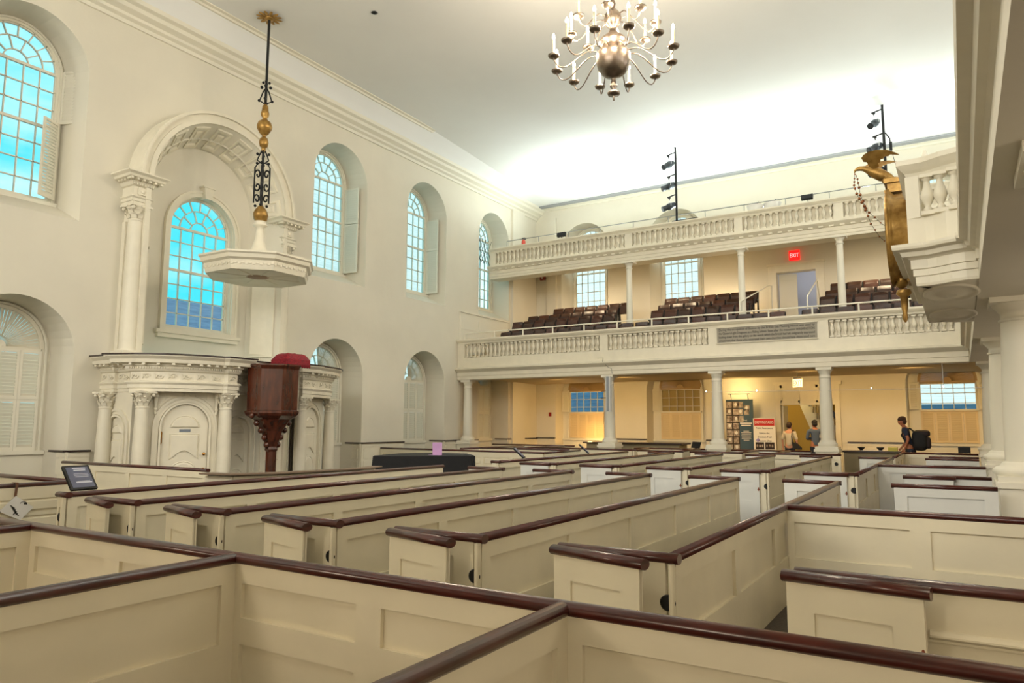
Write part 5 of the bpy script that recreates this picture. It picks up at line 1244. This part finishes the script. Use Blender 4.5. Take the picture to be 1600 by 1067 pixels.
for s in (-1, 1):
    w = [(-.86, 5.19), (-.92, 5.24), (-.94, 5.29), (-.98, 5.30), (-1.0, 5.34), (-.97, 5.37), (-.90, 5.395), (-.80, 5.40), (-.68, 5.385), (-.58, 5.34), (-.53, 5.31), (-.64, 5.33), (-.66, 5.315), (-.71, 5.32), (-.73, 5.295), (-.76, 5.30), (-.77, 5.265), (-.80, 5.26), (-.79, 5.22)]
    vs0 = [(x, ky+s*(.05+(z-5.19)*.9), z) for x, z in w]; b = MB(); b.ext(vs0, (0, s*.02, .004)); obj('wing', b, GD, r)
for s in (-1, 1): b = MB(); b.smooth = True; b.tube([(-.74, ky+s*.05, 5.10), (-.70, ky+s*.05, 5.03), (-.66, ky+s*.05, 5.0)], [.03, .02, .015], 8); obj('leg', b, GD, r)
b = MB(); b.smooth = True; b.ell((-.70, ky, 5.02), .075, .09, .05, 14, 10); tag(obj('gilt_ball', b, GD, r), None, None) if False else obj('ball', b, GD, r)
for pts, l in (([(-1.11, 5.18), (-1.12, 5.12), (-1.125, 5.07), (-1.13, 5.02), (-1.12, 4.97), (-1.1, 4.89), (-1.07, 4.81), (-1.04, 4.75), (-1.01, 4.69), (-1.0, 4.63), (-.97, 4.54), (-.94, 4.42), (-.89, 4.32), (-.84, 4.22), (-.78, 4.15)], 'outer gilt bead chain hanging from the eagle beak'),
               ([(-1.10, 5.17), (-1.085, 5.12), (-1.08, 5.06), (-1.07, 4.99), (-1.06, 4.88), (-1.03, 4.78), (-1.0, 4.67), (-.96, 4.60), (-.89, 4.52), (-.82, 4.43), (-.75, 4.36)], 'inner gilt bead chain hanging from the eagle beak')):
    y = ky-.02 if 'outer' in l else ky+.03
    r = thing('bead_chain', l, 'chain', (-1.1, y, 5.2), group='bead chains of the eagle')
    b = MB(); b.smooth = True; b.tube([(x, y, z) for x, z in pts], .003, 5); obj('cord', b, BK, r)
    for i, (x, z) in enumerate(pts): rr = .011+.011*sin(pi*min(1, i/len(pts)*1.15)); q = MB(); q.ell((x, y, z), rr, rr, rr, 10, 6); obj('bead', q, mat('copper_gilt', (150, 96, 60), .35, .8) if 'copper_gilt' not in MATS else MATS['copper_gilt'], r)
b = MB(); b.smooth = True; b.lathe([(.03, 4.65), (.035, 4.85), (.02, 4.92), (.0, 4.93)], (-.20, YB-1.3, 0), 10); obj('handrail_knob', b, WT, SG)

# ------------------------------------------------------------------ near gallery over the camera (throws the foreground into shade)
b = MB(); b.box(XL, -7.9, 3.2, .2, .75, 3.6); struct(obj('ceiling_near_gallery', b, PL))

# ------------------------------------------------------------------ people
SK = mat('skin', (206, 152, 124), .55); SK2 = mat('skin_tan', (176, 112, 80), .55)
def skin(name, verts, edges, m, parent, root=0, sub=2):
    """verts: (x,y,z,r). one continuous skinned surface in the parent's local frame"""
    me = bpy.data.meshes.new(name); me.from_pydata([v[:3] for v in verts], edges, []); o = bpy.data.objects.new(name, me); COL.objects.link(o)
    o.modifiers.new('skin', 'SKIN'); sd = o.modifiers.new('sub', 'SUBSURF'); sd.levels = sub; sd.render_levels = sub
    L = me.skin_vertices[0].data if me.skin_vertices else None
    for i, v in enumerate(verts): L[i].radius = (v[3], v[4] if len(v) > 4 else v[3]); L[i].use_root = (i == root)
    dg = bpy.context.evaluated_depsgraph_get(); me2 = bpy.data.meshes.new_from_object(o.evaluated_get(dg)); bpy.data.objects.remove(o)
    me2.materials.clear(); me2.materials.append(m)
    for p in me2.polygons: p.use_smooth = True
    o = bpy.data.objects.new(name, me2); COL.objects.link(o); o.parent = parent; ROOTM[o.name] = ROOTM[parent.name]; return o
def person(label, x, y, yaw, H, hair, haircol, skinm, topm, botm, lean=0, arms=None, sleeve=.5, female=False, head_turn=0, pose='stand'):
    """facing local -y"""
    r = thing('person', label, 'person', (x, y, 0), rz=yaw); k = H/1.78; sw = (.175 if female else .20)
    ln = lambda z: -lean*max(0, z-.95)
    V = [(0, 0, .98, .13, .10), (0, ln(1.12), 1.12, .12, .09), (0, ln(1.3), 1.30, .145, .10), (0, ln(1.43), 1.44, .11, .085), (0, ln(1.5)-.01, 1.52, .055), (0, ln(1.56)-.02, 1.58, .062, .07),
         (0, ln(1.62)-.03, 1.645, .078, .095), (0, ln(1.7)-.03, 1.715, .072, .088)]
    E = [(i, i+1) for i in range(7)]
    V += [(0, ln(1.62)-.125, 1.625, .014), ]; E += [(6, 8)]       # nose
    for s in (-1, 1): V.append((s*.085, ln(1.62)-.02, 1.63, .014)); E.append((6, len(V)-1))   # ears
    for s in (-1, 1):
        b0 = len(V); A = arms[0 if s < 0 else 1] if arms else ((s*.25, .02, 1.15), (s*.26, -.06, .90))
        V += [(s*sw, ln(1.42), 1.43, .058), (A[0][0], A[0][1]+ln(1.15), A[0][2], .042), (A[1][0], A[1][1]+ln(.9), A[1][2], .028)]
        d = (Vector(A[1])-Vector(A[0])).normalized(); p = Vector(V[-1][:3]); palm = p+d*.07
        V.append((palm.x, palm.y, palm.z, .036, .018)); E += [(3, b0), (b0, b0+1), (b0+1, b0+2), (b0+2, b0+3)]
        side = d.cross(Vector((1, 0, 0))); side = side.normalized() if side.length > .1 else Vector((0, 1, 0))
        for f, (off, L_) in enumerate(((-.024, .05), (-.008, .06), (.008, .056), (.024, .045))):
            q = palm+side*off+d*.03; t = q+d*L_+Vector((-s*.012, 0, 0)); V += [(q.x, q.y, q.z, .009), (t.x, t.y, t.z, .008)]; E += [(b0+3, len(V)-2), (len(V)-2, len(V)-1)]
        q = palm+side*-.04; t = q+d*.03+side*-.012; V += [(q.x, q.y, q.z, .01), (t.x, t.y, t.z, .009)]; E += [(b0+3, len(V)-2), (len(V)-2, len(V)-1)]
    for s in (-1, 1):
        b0 = len(V); V += [(s*.095, 0, .90, .085), (s*.10, -.01, .50, .058), (s*.10, .02, .10, .04), (s*.10, .02, .04, .04), (s*.105, -.13, .035, .035, .025)]
        E += [(0, b0), (b0, b0+1), (b0+1, b0+2), (b0+2, b0+3), (b0+3, b0+4)]
    S_ = lambda vs: [tuple([v[0]*k, v[1]*k, v[2]*k]+[a*k for a in v[3:]]) for v in vs]
    skin('body', S_(V), E, skinm, r)
    g = .018
    T = [(v[0], v[1], v[2], v[3]+g, (v[4] if len(v) > 4 else v[3])+g) for v in V[:4]]; T[0] = (0, 0, .88, .155, .125); TE = [(0, 1), (1, 2), (2, 3)]
    for s in (-1, 1):
        A = arms[0 if s < 0 else 1] if arms else ((s*.25, .02, 1.15), (s*.26, -.06, .90)); b0 = len(T); t_ = sleeve
        T.append((s*sw, ln(1.42), 1.43, .072)); TE.append((3, b0))
        sh = Vector((s*sw, ln(1.42), 1.43)); el = Vector((A[0][0], A[0][1]+ln(1.15), A[0][2])); wr = Vector((A[1][0], A[1][1]+ln(.9), A[1][2]))
        if t_ <= 1: q = sh.lerp(el, t_); T.append((q.x, q.y, q.z, .062)); TE.append((b0, b0+1))
        else: T += [(el.x, el.y, el.z, .056), (wr.x, wr.y, wr.z, .044)]; TE += [(b0, b0+1), (b0+1, b0+2)]
    skin('shirt', S_(T), TE, topm, r)
    B_ = [(0, 0, .96, .135, .115)]; BE = []
    for s in (-1, 1): b0 = len(B_); B_ += [(s*.095, 0, .86, .10), (s*.10, -.01, .50, .075), (s*.10, .02, .10, .06)]; BE += [(0, b0), (b0, b0+1), (b0+1, b0+2)]
    skin('trousers', S_(B_), BE, botm, r)
    for s in (-1, 1):
        q = MB(ROOTM[r.name] @ Matrix.Scale(k, 4)); q.ell((s*.10, -.05, .04), .05, .14, .042, 12, 8); obj('shoe', q, BK, r)
    M = ROOTM[r.name] @ Matrix.Scale(k, 4)
    q = MB(M); c = Vector((0, ln(1.66)+.0, 1.69)); q.smooth = True; vs = []
    q.ell((c.x, c.y-.010, c.z+.028), .092, .112, .088, 16, 10, Matrix.Rotation(radians(18), 3, 'X')); q.ell((c.x, c.y+.035, c.z-.035), .088, .075, .085, 14, 8)
    if female: q.ell((c.x, c.y+.045, c.z-.0), .085, .08, .10, 14, 8)
    obj('hair', q, mat('hair_%s' % haircol, hair, .7) if 'hair_%s' % haircol not in MATS else MATS['hair_%s' % haircol], r)
    for s in (-1, 1): q = MB(M); q.ell((s*.03, ln(1.64)-.115, 1.66), .010, .006, .006, 8, 6); obj('eye', q, BK, r)
    q = MB(M); q.ell((0, ln(1.6)-.105, 1.575), .022, .008, .006, 8, 6); obj('mouth', q, mat('lip', (150, 84, 76), .6) if 'lip' not in MATS else MATS['lip'], r)
    return r
NV = mat('navy_cotton', (44, 54, 78), .85); CR = mat('cream_knit', (206, 196, 174), .85); DB = mat('slate_blue_cotton', (84, 98, 122), .85); DN = mat('dark_denim', (36, 42, 58), .85)
# man with backpack, walking to the left, seen in profile
mp = person('man in navy T-shirt with a large dark backpack, walking left behind the far right pews', -1.28, 23.35, radians(-90), 1.82, (70, 46, 32), 'brown', SK2, NV, DN, lean=.22, arms=(((-.25, -.02, 1.17), (-.24, -.20, .96)), ((.25, .02, 1.17), (.24, -.12, .93))), sleeve=.72)
M = ROOTM[mp.name]; k = 1.82/1.78
BPK = mat('backpack_black', (24, 25, 27), .75, bump=.2, bscale=20); BPM = mat('backpack_maroon', (42, 30, 31), .7)
q = MB(M); q.smooth = True
def rbox(q, c, hx_, hy_, hz_, p=3.2, seg=18, rings=12):
    vs = []; fs = []
    sg = lambda v, e: math.copysign(abs(v)**e, v)
    for i in range(rings+1):
        ph = -pi/2+pi*i/rings
        for j in range(seg):
            a = 2*pi*j/seg; e = 2/p; vs.append((c[0]+hx_*sg(cos(ph), e)*sg(cos(a), e), c[1]+hy_*sg(cos(ph), e)*sg(sin(a), e), c[2]+hz_*sg(sin(ph), e)))
    for i in range(rings):
        for j in range(seg): j2 = (j+1) % seg; fs.append((i*seg+j, i*seg+j2, (i+1)*seg+j2, (i+1)*seg+j))
    q.add(vs, fs)
bp = thing('backpack', 'large black travel backpack with maroon lid worn by the man', 'backpack', M=M.copy())
rbox(q, (0, .25, 1.17), .18, .20, .29); obj('main_bag', q, BPK, bp)
q = MB(M); q.smooth = True; rbox(q, (0, .33, 1.36), .16, .18, .10); obj('lid', q, BPM, bp)
q = MB(M); q.smooth = True; rbox(q, (0, .45, 1.10), .12, .07, .16); obj('front_pocket', q, BPM, bp)
for s in (-1, 1): q = MB(M); q.smooth = True; q.tube([(s*.10, .14, 1.38), (s*.11, .02, 1.50), (s*.115, -.13, 1.45), (s*.12, -.20, 1.30), (s*.13, -.10, 1.12), (s*.12, .12, 1.02)], .022, 6); obj('shoulder_strap', q, BPK, bp)
# woman seen from behind with a shoulder bag
wp = person('woman in a cream top seen from behind at the doorway, black shoulder bag', -4.93, 25.55, radians(172), 1.67, (52, 34, 26), 'dark', SK, CR, DN, female=True, sleeve=1.0)
M = ROOTM[wp.name]; k = 1.67/1.78
bg_ = thing('shoulder_bag', 'black shoulder bag hanging at the right of the woman in cream', 'bag', M=M.copy())
q = MB(M); q.ext([(-.26, .02, .98), (-.10, .02, 1.02), (-.14, .02, .80), (-.40, .02, .78), (-.40, .02, .84)], (0, .10, 0)); obj('bag', q, BPK, bg_)
q = MB(M); q.smooth = True; q.tube([(-.14, .10, 1.0), (-.11, .13, 1.2), (-.12, .06, 1.42), (-.13, -.03, 1.42), (-.16, -.10, 1.2), (-.2, .02, .97)], .014, 6); obj('strap', q, BPK, bg_)
# man in blue shirt with folded arms looking left
person('man in a slate blue shirt with folded arms at the doorway by the column', -4.12, 25.5, radians(205), 1.74, (26, 22, 22), 'black', SK2, DB, DN, sleeve=2, arms=(((-.26, -.03, 1.16), (-.04, -.20, 1.14)), ((.26, -.03, 1.16), (.05, -.22, 1.18))))
